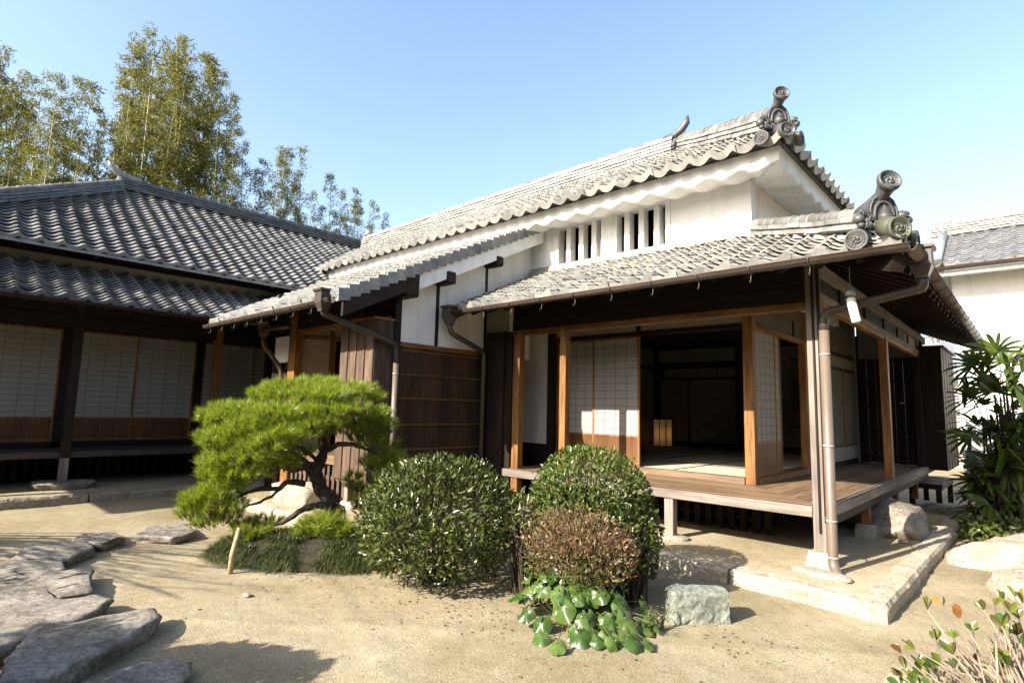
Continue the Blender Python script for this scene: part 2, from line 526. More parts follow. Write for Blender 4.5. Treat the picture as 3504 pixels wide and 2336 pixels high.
def tile_roof(mb, E0, U, S, u0, u1, run, slope, umin=None, umax=None, pitch=0.262, course=0.127, butt=0.034, lip=0.05, sag=0.0, phase=0.0, rnd=None):
    rnd = rnd or random.Random(3)
    E0, U, S = Vector(E0), Vector(U), Vector(S)
    n = int(math.ceil(run / course))
    nn = 8
    nrm = (Vector((0, 0, 1)) - S * slope).normalized()
    along = (S + Vector((0, 0, slope))).normalized()
    for j in range(n):
        t0, t1 = j * course, min(run, (j + 1) * course) + 0.015
        lo0, hi0 = (umin(t0) if umin else u0), (umax(t0) if umax else u1)
        lo0, hi0 = max(lo0, u0), min(hi0, u1)
        i0, i1 = int(math.floor((lo0 - u0) / pitch - phase)) - 1, int(math.ceil((hi0 - u0) / pitch - phase)) + 1
        for i in range(i0, i1 + 1):
            ua = u0 + (i + phase) * pitch
            if ua + pitch <= lo0 + 0.02 or ua >= hi0 - 0.02:
                continue
            jit = rnd.uniform(-0.005, 0.006)
            jt = rnd.uniform(-0.009, 0.009)
            tw = rnd.uniform(-0.006, 0.006)
            vs = []
            for row in range(4):
                for k in range(nn + 1):
                    q = k / nn
                    u = min(max(ua + q * pitch * 1.015, lo0), hi0)
                    pr = prof(q * 0.999)
                    if row == 0:      # back of the undercut (or bottom of the eave lip)
                        t, h = (t0 + jt, pr - lip + jit) if j == 0 else (t0 + jt + 0.055, pr - 0.002)
                    elif row == 1:    # lower edge of the tile's visible end
                        t, h = t0 + jt, pr + butt - 0.015 + jit + tw * (q - 0.5)
                    elif row == 2:    # lower edge, top
                        t, h = t0 + jt, pr + butt + jit + tw * (q - 0.5)
                    else:             # upper edge
                        t, h = t1, pr - 0.002
                    sg = -sag * math.sin(PI * t / run)
                    vs.append(E0 + U * u + S * t + Vector((0, 0, slope * t + sg)) + nrm * h)
            m = nn + 1
            fa, fb_ = [], []
            for row in range(2):
                for k in range(nn):
                    a = row * m + k
                    fa.append((a, a + 1, a + m + 1, a + m))
            for k in range(nn):
                fb_.append((k, k + 1, k + m + 1, k + m))
            mb.add(vs[:3 * m], fa, False)
            mb.add(vs[2 * m:], fb_, True)

def roof_board(mb, E0, U, S, pts, slope, th=0.05, drop=0.05):
    """Flat sheathing below the tiles; pts are (u, t) corners."""
    E0, U, S = Vector(E0), Vector(U), Vector(S)
    P = [E0 + U * u + S * t + Vector((0, 0, slope * t - drop - th)) for u, t in pts]
    mb.prism(P, (0, 0, th))

def rafters(mb, E0, U, S, us, run_, slope, w=0.05, h=0.06, drop=0.10, tstart=None, t0=0.06, tmax=None):
    E0, U, S = Vector(E0), Vector(U), Vector(S)
    for u in us:
        ta = t0 if tstart is None else max(t0, tstart(u))
        run = run_ if tmax is None else min(run_, tmax(u))
        if ta > run - 0.1:
            continue
        a = E0 + U * u + S * ta + Vector((0, 0, slope * ta - drop - h / 2))
        b = E0 + U * u + S * run + Vector((0, 0, slope * run - drop - h / 2))
        mb.bar(a, b, w, h)

def ridge_stack(mb, pts, w, h, layers, cap_r=0.075, seg=0.3, rnd=None):
    """Stacked flat ridge tiles with half-round cap tiles, along a line of points (base of the stack)."""
    rnd = rnd or random.Random(5)
    pts = [Vector(p) for p in pts]
    # resample
    L = [0]
    for a, b in zip(pts, pts[1:]):
        L.append(L[-1] + (b - a).length)
    tot = L[-1]
    def at(s):
        s = min(max(s, 0), tot)
        for i in range(len(pts) - 1):
            if s <= L[i + 1] + 1e-9:
                return pts[i].lerp(pts[i + 1], (s - L[i]) / max(1e-6, L[i + 1] - L[i]))
        return pts[-1]
    lh = h / layers
    for k in range(layers):
        off = (k % 2) * seg * 0.5
        s = -off
        wk = w * (1 - 0.06 * k)
        while s < tot:
            a, b = at(s + 0.003), at(s + seg - 0.003)
            if (b - a).length > 0.03:
                z = Vector((0, 0, lh * (k + 0.5) + rnd.uniform(-0.004, 0.004)))
                mb.bar(a + z, b + z, wk * rnd.uniform(0.97, 1.04), lh * 0.62)
                mb.bar(a + z - Vector((0, 0, lh * 0.3)), b + z - Vector((0, 0, lh * 0.3)), wk * 0.62, lh * 0.5)
            s += seg
    s = 0
    cl = seg * 0.8
    while s < tot - 0.05:
        a, b = at(s), at(s + cl * 1.06)
        zz = Vector((0, 0, h + 0.004 + rnd.uniform(-0.003, 0.003)))
        mb.tube([a + zz, a.lerp(b, 0.1) + zz, a.lerp(b, 0.12) + zz, b + zz], [cap_r * 1.12, cap_r * 1.12, cap_r, cap_r * 0.96], 10)
        s += cl

def tomoe(mb, c, axis, r, depth=0.03, upv=(0, 0, 1)):
    """Round eave-tile face: rim, ring of beads and a three-comma swirl in relief."""
    c, ax = Vector(c), Vector(axis).normalized()
    u = Vector(upv)
    a = u.cross(ax)
    if a.length < 1e-3:
        a = Vector((1, 0, 0))
    a.normalize()
    b = ax.cross(a)
    mb.lathe(c - ax * depth, ax, [(r * 0.97, 0), (r, depth * 0.3), (r, depth), (r * 0.96, depth * 1.3), (r * 0.84, depth * 1.3), (r * 0.80, depth * 0.75), (0.001, depth * 0.75)], 26)
    f = c - ax * depth * 0.2
    for k in range(14):
        an = 2 * PI * k / 14
        mb.ball(f + (a * math.cos(an) + b * math.sin(an)) * r * 0.67, r * 0.068, 6)
    for k in range(3):
        a0 = 2 * PI * k / 3 + 0.4
        P, rr = [], []
        for i in range(8):
            q = i / 7
            an = a0 + q * 2.3
            rad = r * (0.17 + 0.34 * q)
            P.append(f + (a * math.cos(an) + b * math.sin(an)) * rad)
            rr.append(r * (0.15 * (1 - q) + 0.025))
        mb.tube(P, rr, 8)
        mb.ball(P[0], r * 0.16, 8)

def onigawara(mb, c, d, s):
    """Ridge-end ornament tile: arched plate with a jewel in relief, wave fins and a raised round tile on top.
    c: bottom centre of the front, d: horizontal facing direction, s: width."""
    c, d = Vector(c), Vector(d).normalized()
    rx = Vector((0, 0, 1)).cross(d).normalized()
    def P(x, y, z):
        return c + rx * (x * s) + d * (y * s) + Vector((0, 0, z * s))
    out = []
    for x, z in ((-0.30, 0.10), (-0.33, 0.30), (-0.31, 0.45), (-0.24, 0.60), (-0.12, 0.70), (0, 0.73), (0.12, 0.70), (0.24, 0.60), (0.31, 0.45), (0.33, 0.30), (0.30, 0.10)):
        out.append(P(x, -0.14, z))
    mb.prism(out, d * (0.16 * s))
    rim = [P(0.86 * x, 0.03, 0.06 + 0.9 * z) for x, z in ((-0.30, 0.10), (-0.33, 0.30), (-0.31, 0.45), (-0.24, 0.60), (-0.12, 0.70), (0, 0.73), (0.12, 0.70), (0.24, 0.60), (0.31, 0.45), (0.33, 0.30), (0.30, 0.10))]
    mb.tube(rim, 0.022 * s, 6)
    arch = [P(x, 0.04, z) for x, z in ((-0.19, 0.12), (-0.20, 0.3), (-0.17, 0.45), (-0.09, 0.54), (0, 0.57), (0.09, 0.54), (0.17, 0.45), (0.20, 0.3), (0.19, 0.12))]
    mb.tube(arch, 0.03 * s, 6)
    mb.lathe(P(0, 0.06, 0.10), (0, 0, 1), [(0.05 * s, 0), (0.12 * s, 0.04 * s), (0.145 * s, 0.13 * s), (0.13 * s, 0.21 * s), (0.08 * s, 0.27 * s), (0.04 * s, 0.32 * s), (0.012 * s, 0.40 * s)], 14)
    for q in (0.19, 0.24):
        ring = [P(0.137 * math.cos(t) * (1 - (q - 0.19) * 3), 0.06 + 0.137 * math.sin(t) * (1 - (q - 0.19) * 3), 0.10 + q) for t in [PI * 2 * k / 14 for k in range(15)]]
        mb.tube(ring, 0.010 * s, 5)
    for sg in (-1, 1):
        for x, z, rr in ((0.40, 0.30, 0.13), (0.50, 0.20, 0.12), (0.36, 0.16, 0.11), (0.46, 0.08, 0.08)):
            mb.ball(P(sg * x, -0.02, z), rr * s, 10, (1, 0.8, 0.9))
        for x, z, rr, st in ((0.30, 0.20, 0.075, 0.3), (0.20, 0.06, 0.085, 1.2), (0.36, 0.06, 0.07, 2.2), (0.44, 0.30, 0.07, 0.0), (0.07, 0.03, 0.07, 2.8)):
            pts, rs = [], []
            for k in range(13):
                t = k / 12
                an = st + t * 9.0
                rad = rr * (1 - 0.8 * t)
                pts.append(P(sg * (x + rad * math.cos(an)), 0.06 + 0.03 * t, z + rad * math.sin(an)))
                rs.append(s * 0.026 * (1 - 0.4 * t))
            mb.tube(pts, rs, 6)
        for k in range(4):
            pts = []
            for t in range(7):
                an = -0.6 + t * 0.35
                pts.append(P(sg * (0.34 + (0.10 + 0.035 * k) * math.cos(an)), 0.05 - 0.03 * k, 0.18 + (0.09 + 0.035 * k) * math.sin(an)))
            mb.tube(pts, 0.014 * s, 5)
    mb.prism([P(-0.40, -0.10, 0.0), P(0.40, -0.10, 0.0), P(0.36, -0.10, 0.12), P(-0.36, -0.10, 0.12)], d * (0.15 * s))

def toribusuma(mb, base, d, s):
    """Raised round tile on top of a ridge end, its face leaning forward."""
    base, d = Vector(base), Vector(d).normalized()
    Z = Vector((0, 0, 1))
    pts = [base - d * 0.70 * s - Z * 0.14 * s, base - d * 0.25 * s - Z * 0.06 * s, base + d * 0.05 * s + Z * 0.05 * s, base + d * 0.20 * s + Z * 0.18 * s, base + d * 0.28 * s + Z * 0.27 * s]
    mb.tube(pts, [0.18 * s, 0.17 * s, 0.15 * s, 0.185 * s, 0.24 * s], 16)
    ax = (d * 0.92 + Z * 0.2).normalized()
    tomoe(mb, base + d * 0.34 * s + Z * 0.30 * s, ax, 0.255 * s, 0.09 * s)

def gutter(mb, a, b, r=0.05):
    a, b = Vector(a), Vector(b)
    d = (b - a).normalized()
    rr = d.cross(Vector((0, 0, 1))).normalized()
    n = 10
    V, F = [], []
    for q in (a, b):
        for rad in (r, r - 0.006):
            for k in range(n + 1):
                an = PI + PI * k / n
                V.append(q + rr * math.cos(an) * rad + Vector((0, 0, math.sin(an) * rad)))
    m = n + 1
    for k in range(n):
        F.append((k, k + 1, 2 * m + k + 1, 2 * m + k))
        F.append((m + k, 3 * m + k, 3 * m + k + 1, m + k + 1))
        F.append((k, m + k, m + k + 1, k + 1))
        F.append((2 * m + k, 2 * m + k + 1, 3 * m + k + 1, 3 * m + k))
    for k in (0, n):
        F.append((k, 2 * m + k, 3 * m + k, m + k))
    mb.add(V, F, True)
    # beads along both rims
    for sg in (-1, 1):
        o = rr * sg * r
        mb.tube([a + o, b + o], 0.006, 6)

def gutter_hooks(parent, a, b, step, r=0.06, tail=True, inward=None):
    a, b = Vector(a), Vector(b)
    d = (b - a)
    n = max(1, int(d.length / step))
    d.normalize()
    rr = d.cross(Vector((0, 0, 1))).normalized()
    first = None
    for i in range(n):
        p = a + d * (step * (i + 0.5))
        if first is None:
            mb = MB()
            mb.tube([p + rr * math.cos(t) * (r + 0.003) + Vector((0, 0, math.sin(t) * (r + 0.003))) for t in [PI + PI * k / 10 for k in range(11)]], 0.006, 5)
            if tail:
                q = p + Vector((0, 0, -r))
                mb.tube([q, q + Vector((0, 0, -0.03)), q + Vector((0, 0, -0.065)) + rr * 0.006, q + Vector((0, 0, -0.085)) + rr * 0.022, q + Vector((0, 0, -0.07)) + rr * 0.038], 0.0032, 5)
            first = mb.build('gutter_hook', 'copper', parent)
            p0 = p
        else:
            c = first.copy()
            col.objects.link(c)
            c.parent = parent
            c.location = first.location + (p - p0)

def hopper(mb, c, s=1.0):
    """Square rain-water head, flared at the rim."""
    c = Vector(c)
    def ring(w, z):
        return [(c.x - w, c.y - w, c.z + z), (c.x + w, c.y - w, c.z + z), (c.x + w, c.y + w, c.z + z), (c.x - w, c.y + w, c.z + z)]
    V, F = [], []
    rows = [(0.095, 0.10), (0.095, 0.075), (0.075, 0.06), (0.075, -0.06), (0.045, -0.14), (0.045, -0.16)]
    for w, z in rows:
        V += ring(w * s, z * s)
    for i in range(len(rows) - 1):
        for k in range(4):
            k2 = (k + 1) % 4
            F.append((i * 4 + k, i * 4 + k2, i * 4 + 4 + k2, i * 4 + 4 + k))
    F.append((0, 1, 2, 3))
    F.append((20, 23, 22, 21))
    mb.add(V, F)

def round_path(pts, r=0.06, n=5):
    pts = [Vector(p) for p in pts]
    out = [pts[0]]
    for a, b, c in zip(pts, pts[1:], pts[2:]):
        d1, d2 = (a - b), (c - b)
        k = min(r, d1.length * 0.45, d2.length * 0.45)
        p, q = b + d1.normalized() * k, b + d2.normalized() * k
        for i in range(n + 1):
            t = i / n
            out.append(p.lerp(b, t).lerp(b.lerp(q, t), t))
    out.append(pts[-1])
    return out

def shoji(parent, x0, x1, y0, y1, z0, z1, koshi, cols, rows, face, name='shoji_screen'):
    """Sliding paper screen. Runs along x or y (the longer side); face = +1/-1 outward sign on the short axis."""
    alongx = abs(x1 - x0) > abs(y1 - y0)
    def bx(mb, a0, a1, d0, d1, za, zb, fn='box'):
        if alongx:
            getattr(mb, fn)(a0, a1, min(d0, d1), max(d0, d1), za, zb)
        else:
            getattr(mb, fn)(min(d0, d1), max(d0, d1), a0, a1, za, zb)
    A0, A1 = (x0, x1) if alongx else (y0, y1)
    D = (y0 if face < 0 else y1) if alongx else (x0 if face < 0 else x1)   # outer face
    inn = -face
    w = 0.028
    fr = MB()
    bx(fr, A0, A0 + w, D, D + inn * 0.03, z0, z1)
    bx(fr, A1 - w, A1, D, D + inn * 0.03, z0, z1)
    bx(fr, A0 + w, A1 - w, D + inn * 0.001, D + inn * 0.029, z1 - 0.03, z1 - 0.001)
    bx(fr, A0 + w, A1 - w, D + inn * 0.001, D + inn * 0.029, z0 + koshi - 0.012, z0 + koshi + 0.012)
    bx(fr, A0 + w, A1 - w, D + inn * 0.001, D + inn * 0.029, z0 + 0.001, z0 + 0.05)
    f = fr.build(name, 'brown_z', parent)
    pm = MB()
    bx(pm, A0 + w, A1 - w, D + inn * 0.009, D + inn * 0.010, z0 + koshi + 0.012, z1 - 0.03)
    pm.build('paper', 'paper', f)
    lt = MB()
    for i in range(1, cols):
        a = A0 + w + (A1 - A0 - 2 * w) * i / cols
        bx(lt, a - 0.004, a + 0.004, D + inn * 0.0075, D + inn * 0.024, z0 + koshi + 0.012, z1 - 0.03)
    for i in range(1, rows):
        z = z0 + koshi + (z1 - 0.03 - z0 - koshi) * i / rows
        bx(lt, A0 + w, A1 - w, D + inn * 0.0078, D + inn * 0.022, z - 0.0035, z + 0.0035)
    lt.build('lattice', 'lattice', f)
    km = MB()
    bx(km, A0 + w, A1 - w, D + inn * 0.008, D + inn * 0.02, z0 + 0.05, z0 + koshi - 0.012)
    km.build('door_panel', 'koshi', f)
    return f

# ================================================================== GROUND
def ground_h(x, y):
    h = 0.02 * fbm((x, y, 3.1), 0.5, 3) + 0.006 * fbm((x, y, 0.3), 2.3, 3) + 0.003 * fbm((x, y, 9), 7, 2)
    # old rake and path creases
    d1 = abs((x + 3.35) * 0.62 - (y - 2.3) * 0.78 + 0.10 * fbm((x, y, 4), 1.3, 2))
    d2 = abs((x + 2.2) * 0.30 + (y - 1.9) * 0.95 + 0.12 * fbm((x, y, 8), 1.1, 2))
    h += 0.012 * math.exp(-(d1 / 0.05) ** 2) + 0.008 * math.exp(-(d2 / 0.06) ** 2)
    return h - 0.012
gm = MB()
def axis_vals(c0, c1, step, far):
    v = []
    x = c0
    while x <= c1 + 1e-6:
        v.append(x); x += step
    s = step
    lo, hi = [], []
    a, b = c0, c1
    while a > -far:
        s *= 1.5
        a -= s; b += s
        lo.append(a); hi.append(b)
    return lo[::-1] + v + hi
gx, gy = axis_vals(-9, 0.6, 0.05, 900), axis_vals(0.3, 6.3, 0.05, 900)
gv = [(x, y, ground_h(x, y)) for y in gy for x in gx]
nx = len(gx)
gf = [(j * nx + i, j * nx + i + 1, (j + 1) * nx + i + 1, (j + 1) * nx + i) for j in range(len(gy) - 1) for i in range(nx - 1)]
gm.add(gv, gf, True)
gm.build('ground', 'sand', kind='structure')

# ================================================================== MAIN HOUSE
FZ = 0.64      # veranda floor
PZ = 0.11      # terrace top
house = thing('main_house', 'white plastered house with barred upper window above an open paper-screened room and corner veranda', 'house', (-4.5, 8.5, 0))

# ---- upper storey walls with the window opening
WX0, WX1, WZ0, WZ1 = -5.44, -3.60, 3.68, 4.31
w = MB()
w.box(-13.6, WX0, 6.9, 7.06, 3.0, 4.42)
w.box(WX1, -2.45, 6.9, 7.06, 3.0, 4.42)
w.box(WX0, WX1, 6.9, 7.06, 3.0, WZ0)
w.box(WX0, WX1, 6.9, 7.06, WZ1, 4.42)
w.box(-4.64, -4.37, 6.902, 7.05, WZ0, WZ1)
upper_wall = w.build('upper_wall', 'plaster', house)
w = MB()
w.box(-2.61, -2.452, 7.06, 10.9, 3.0, 4.42)
w.build('side_wall', 'stained', house)
w = MB()
w.box(-13.6, -2.61, 10.74, 10.9, 3.0, 4.42)
w.build('rear_wall', 'plaster', house)
# window
wf = MB()
for a, b in ((WX0, -4.64), (-4.37, WX1)):
    # raised moulding round the pair of openings
    pass
wf.box(WX0 - 0.14, WX0 - 0.11, 6.885, 6.9, WZ0 - 0.02, WZ1 + 0.10)
wf.box(WX1 + 0.05, WX1 + 0.08, 6.885, 6.9, WZ0 - 0.02, WZ1 + 0.10)
wf.box(WX0 - 0.11, WX1 + 0.05, 6.885, 6.9, WZ1 + 0.07, WZ1 + 0.10)
win = wf.build('window', 'plaster', house)
bar = None
for xc in (-5.25, -5.01, -4.775, -4.205, -3.975, -3.735):
    b = MB()
    b.bbox(xc - 0.043, xc + 0.043, 6.908, 7.04, WZ0, WZ1, 0.004)
    b.build('window_bar', 'plaster', win)
b = MB()
b.box(WX0 - 0.05, WX1 + 0.05, 7.09, 7.12, WZ0 - 0.05, WZ1 + 0.05)
b.build('dark_opening', 'black', win)

# ---- plaster cornice under the upper roof (front and right side, mitred)
CP = 0.39
def cw(s):
    return (0.5 + 0.5 * math.cos(2 * PI * s / CP)) ** 0.8
def cprof(s, k=1.0):
    w_ = cw(s) * k
    return [(0.0, 4.34 - 0.03 * w_), (0.12, 4.32 - 0.05 * w_), (0.38, 4.285 - 0.060 * w_), (0.465, 4.270 - 0.060 * w_), (0.485, 4.280 - 0.055 * w_), (0.50, 4.44), (0.3, 4.60), (0.0, 4.60)]
c = MB()
V, F = [], []
ns = 0
x = -13.6
while x < -2.0:
    cl = min(x, -2.45)
    V += [(min(x, -2.45 + o) if x > -2.45 else x, 6.9 - o, z) for o, z in cprof(x + 2.2)]
    ns += 1
    x += CP / 12
V += [(-2.45 + o, 6.9 - o, z) for o, z in cprof(0.2, 1)]
ns += 1
y = 6.45
while y < 11.3:
    V += [(-2.45 + o, max(y, 6.9 - o) if y < 6.9 else y, z) for o, z in cprof(y - 6.3)]
    ns += 1
    y += CP / 12
n = 8
for i in range(ns - 1):
    for k in range(n):
        k2 = (k + 1) % n
        F.append((i * n + k, i * n + k2, (i + 1) * n + k2, (i + 1) * n + k))
c.add(V, F)
c.build('cornice', 'plaster', house)

# ---- upper roof
UE = (0, 6.22, 4.47)
US = 0.575
XR = -1.80
mb = MB()
tile_roof(mb, (0, 6.22, 4.47), (1, 0, 0), (0, 1, 0), -13.9, XR, 2.42, US, umax=lambda t: XR - t, rnd=random.Random(11), lip=0.055)
tile_roof(mb, (XR, 6.22, 4.47), (0, 1, 0), (-1, 0, 0), 0, 4.84, 2.42, US, umin=lambda t: t, umax=lambda t: 4.84 - t, rnd=random.Random(12), lip=0.055)
roof_board(mb, (0, 6.22, 4.47), (1, 0, 0), (0, 1, 0), [(-13.9, 0.14), (XR - 0.14, 0.14), (XR - 2.42, 2.42), (-13.9, 2.42)], US)
roof_board(mb, (XR, 6.22, 4.47), (0, 1, 0), (-1, 0, 0), [(0.14, 0.14), (4.70, 0.14), (2.42, 2.42)], US)
roof_board(mb, (0, 11.06, 4.47), (1, 0, 0), (0, -1, 0), [(-13.9, 0.0), (XR, 0.0), (XR - 2.42, 2.42), (-13.9, 2.42)], US, drop=0.0)
uroof = mb.build('upper_roof', 'tile_old', house)
mb = MB()
zr = 4.47 + US * 2.42
ridge_stack(mb, [(-13.75, 8.62, zr - 0.06), (-4.32, 8.62, zr - 0.06)], 0.24, 0.32, 5, 0.065)
mb.build('main_ridge', 'noshi', uroof)
def hip_pts(x0, y0, z0, run, slope, lift=0.05, n=6):
    out = []
    for i in range(n + 1):
        s = run * i / n
        out.append((x0 - s, y0 + s, z0 + slope * s + lift * (1 - i / n) ** 2))
    return out
mb = MB()
ridge_stack(mb, hip_pts(-1.98, 6.40, 4.47 + US * 0.18 + 0.0, 2.2, US, 0.05), 0.22, 0.20, 3, 0.075, 0.24)
mb.build('hip_ridge', 'noshi', uroof)
mb = MB()
ridge_stack(mb, [(-1.98, 10.88, 4.57), (-4.2, 8.66, 5.83)], 0.22, 0.20, 3, 0.075)
mb.build('hip_ridge', 'noshi', uroof)
dg = Vector((1, -1, 0)).normalized()
mb = MB()
onigawara(mb, (-1.935, 6.335, 4.585), dg, 0.40)
toribusuma(mb, (-1.95, 6.35, 4.865), dg, 0.34)
mb.build('ridge_end_tile', 'ornament', uroof)
# round eave tiles at the hip corner
def eave_disc(parent, c, axis, r, mat, length=0.17, rise=0.4):
    mb = MB()
    c, ax = Vector(c), Vector(axis).normalized()
    mb.tube([c - ax * 0.02, c - ax * length + Vector((0, 0, rise * length))], r * 0.9, 14)
    tomoe(mb, c, ax, r, 0.03)
    return mb.build('round_eave_tile', mat, parent)
eave_disc(uroof, (-2.07, 6.17, 4.475), (0.05, -1, 0), 0.083, 'ornament')
eave_disc(uroof, (-1.80, 6.20, 4.50), (1, -1, 0), 0.085, 'ornament')
eave_disc(uroof, (-1.74, 6.46, 4.475), (1, -0.05, 0), 0.083, 'mossy')
# ornament at the end of the main ridge
mb = MB()
onigawara(mb, (-4.24, 8.62, zr - 0.02), (1, 0, 0), 0.36)
mb.tube([(-4.5, 8.62, zr + 0.28), (-4.30, 8.62, zr + 0.30), (-4.17, 8.62, zr + 0.37), (-4.09, 8.62, zr + 0.47), (-4.07, 8.62, zr + 0.58)], [0.06, 0.06, 0.065, 0.06, 0.015], 10)
mb.build('ridge_end_tile', 'ornament', uroof)
eave_disc(uroof, (-13.62, 8.62, zr + 0.36), (-1, 0, 0), 0.09, 'noshi')

# ---- lower roof
LS = 0.45
LZ = 2.80
LX, LY = -0.68, 5.08
LL = 5.26
mb = MB()
tile_roof(mb, (0, LY, LZ), (1, 0, 0), (0, 1, 0), LX - LL, LX, 1.84, LS, umax=lambda t: LX - t, rnd=random.Random(21), lip=0.055)
tile_roof(mb, (LX, LY, LZ), (0, 1, 0), (-1, 0, 0), 0, 8.3, 1.80, LS, umin=lambda t: t, rnd=random.Random(22), lip=0.055)
lroof = mb.build('lower_roof', 'tile_old', house)
mb = MB()
roof_board(mb, (0, LY, LZ), (1, 0, 0), (0, 1, 0), [(LX - LL, 0.02), (LX - 0.02, 0.02), (LX - 1.84, 1.84), (LX - LL, 1.84)], LS, 0.03)
roof_board(mb, (LX, LY, LZ), (0, 1, 0), (-1, 0, 0), [(0.02, 0.02), (8.3, 0.02), (8.3, 1.80), (1.80, 1.80)], LS, 0.03)
rafters(mb, (0, LY, LZ), (1, 0, 0), (0, 1, 0), [LX - LL + 0.15 + 0.3 * i for i in range(18)], 1.84, LS, tmax=lambda u: LX - u, drop=0.083)
rafters(mb, (LX, LY, LZ), (0, 1, 0), (-1, 0, 0), [0.45 + 0.3 * i for i in range(26)], 1.80, LS, drop=0.083, tmax=lambda u: u)
mb.bar((LX - 0.05, LY + 0.05, LZ - 0.16), (-2.5, 6.9, LZ + LS * 1.8 - 0.16), 0.10, 0.13)
mb.build('eave_rafters', 'dark_y', lroof)
mb = MB()
ridge_stack(mb, hip_pts(-0.90, 5.30, LZ + LS * 0.2 + 0.02, 1.45, LS, 0.07), 0.19, 0.13, 2, 0.07, 0.22)
mb.build('hip_ridge', 'noshi', lroof)
mb = MB()
mb.bar((LX - LL, 6.86, LZ + LS * 1.79 + 0.02), (-2.44, 6.86, LZ + LS * 1.79 + 0.02), 0.16, 0.05)
mb.bar((LX - LL, 6.87, LZ + LS * 1.79 + 0.075), (-2.44, 6.87, LZ + LS * 1.79 + 0.075), 0.10, 0.045)
mb.bar((-2.41, 6.8, LZ + LS * 1.75 + 0.02), (-2.41, 13.2, LZ + LS * 1.75 + 0.02), 0.16, 0.05)
mb.build('wall_flashing_tiles', 'noshi', lroof)
mb = MB()
onigawara(mb, (-0.83, 5.23, 2.955), dg, 0.39)
toribusuma(mb, (-0.845, 5.245, 3.215), dg, 0.36)
mb.build('ridge_end_tile', 'ornament', lroof)
eave_disc(lroof, (-0.985, 5.02, 2.845), (0.05, -1, 0), 0.085, 'ornament')
eave_disc(lroof, (-0.70, 5.09, 2.905), (1, -1, 0), 0.092, 'mossy')
eave_disc(lroof, (-0.63, 5.34, 2.85), (1, -0.05, 0), 0.085, 'ornament')
# gutters
gz = 2.755
mb = MB()
gutter(mb, (LX - LL + 0.05, LY - 0.035, gz - 0.01), (LX + 0.035, LY - 0.035, gz))
g = mb.build('gutter', 'copper', house)
gutter_hooks(g, (LX - LL + 0.05, LY - 0.035, gz - 0.005), (LX - 0.1, LY - 0.035, gz), 0.48)
mb = MB()
gutter(mb, (LX + 0.035, LY - 0.035, gz), (LX + 0.035, 13.3, gz - 0.02))
g = mb.build('gutter', 'copper', house)
gutter_hooks(g, (LX + 0.035, LY + 0.1, gz), (LX + 0.035, 13.2, gz - 0.02), 0.45)
# corner downpipe
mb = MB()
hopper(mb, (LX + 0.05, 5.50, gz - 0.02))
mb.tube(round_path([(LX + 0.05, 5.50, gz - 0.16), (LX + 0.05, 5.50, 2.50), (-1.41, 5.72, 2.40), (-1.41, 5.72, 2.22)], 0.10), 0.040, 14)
mb.build('downpipe', 'pipe_dark', house)  # same pipe as the tan run below, its shade painted in
mb = MB()
path = round_path([(-1.41, 5.72, 2.24), (-1.41, 5.72, 0.16), (-1.33, 5.60, 0.075)], 0.10)
mb.tube(path, 0.042, 14)
dp = mb.build('downpipe', 'pipe', house)
for z in (2.02, 1.2, 0.55, 0.24):
    mb = MB()
    mb.lathe((-1.41, 5.72, z), (0, 0, 1), [(0.0415, -0.008), (0.045, -0.008), (0.045, 0.008), (0.0415, 0.008)], 16)
    if z > 0.4:
        mb.bar((-1.455, 5.74, z), (-1.49, 5.86, z), 0.008, 0.014)
    mb.build('pipe_clamp', 'wire', dp)
# left downpipe against the hall wall
mb = MB()
hopper(mb, (-5.82, 5.03, gz - 0.03))
mb.tube(round_path([(-5.82, 5.03, gz - 0.18), (-5.82, 5.06, 2.46), (-5.90, 5.78, 2.27), (-5.90, 5.78, 0.12)], 0.09), 0.036, 12)
mb.build('downpipe', 'copper', house)

# ---- ground-storey frame of the open room
def post(parent, x0, x1, y0, y1, z0, z1, mat='brown_z', name='post'):
    mb = MB()
    mb.bbox(x0, x1, y0, y1, z0, z1, 0.005)
    return mb.build(name, mat, parent)
def beam(parent, x0, x1, y0, y1, z0, z1, mat, name='beam'):
    mb = MB()
    mb.bbox(x0, x1, y0, y1, z0, z1, 0.004)
    return mb.build(name, mat, parent)
# outer posts
post(house, -1.605, -1.495, 5.885, 5.995, 0.23, 3.0, 'grey_z')
beam(house, -1.503, -1.475, 5.862, 5.883, 0.50, 2.9, 'dark_z', 'shutter_rail')
beam(house, -1.552, -1.532, 5.870, 5.883, 0.40, 2.9, 'dark_z', 'shutter_rail')
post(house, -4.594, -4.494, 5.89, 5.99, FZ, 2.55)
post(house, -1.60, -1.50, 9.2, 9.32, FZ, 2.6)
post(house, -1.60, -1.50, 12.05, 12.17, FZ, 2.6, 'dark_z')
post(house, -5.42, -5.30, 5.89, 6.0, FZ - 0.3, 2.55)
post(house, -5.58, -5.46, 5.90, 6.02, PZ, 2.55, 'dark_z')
# inner posts
post(house, -2.62, -2.50, 6.96, 7.07, FZ, 3.0)
post(house, -5.67, -5.535, 6.96, 7.07, FZ, 3.0, 'dark_z')
post(house, -2.60, -2.50, 9.08, 9.20, FZ, 3.0, 'brown_z')
post(house, -2.60, -2.50, 12.38, 12.5, FZ, 3.0, 'dark_z')
post(house, -2.592, -2.512, 11.3, 11.38, FZ + 0.30, 2.3, 'brown_z')
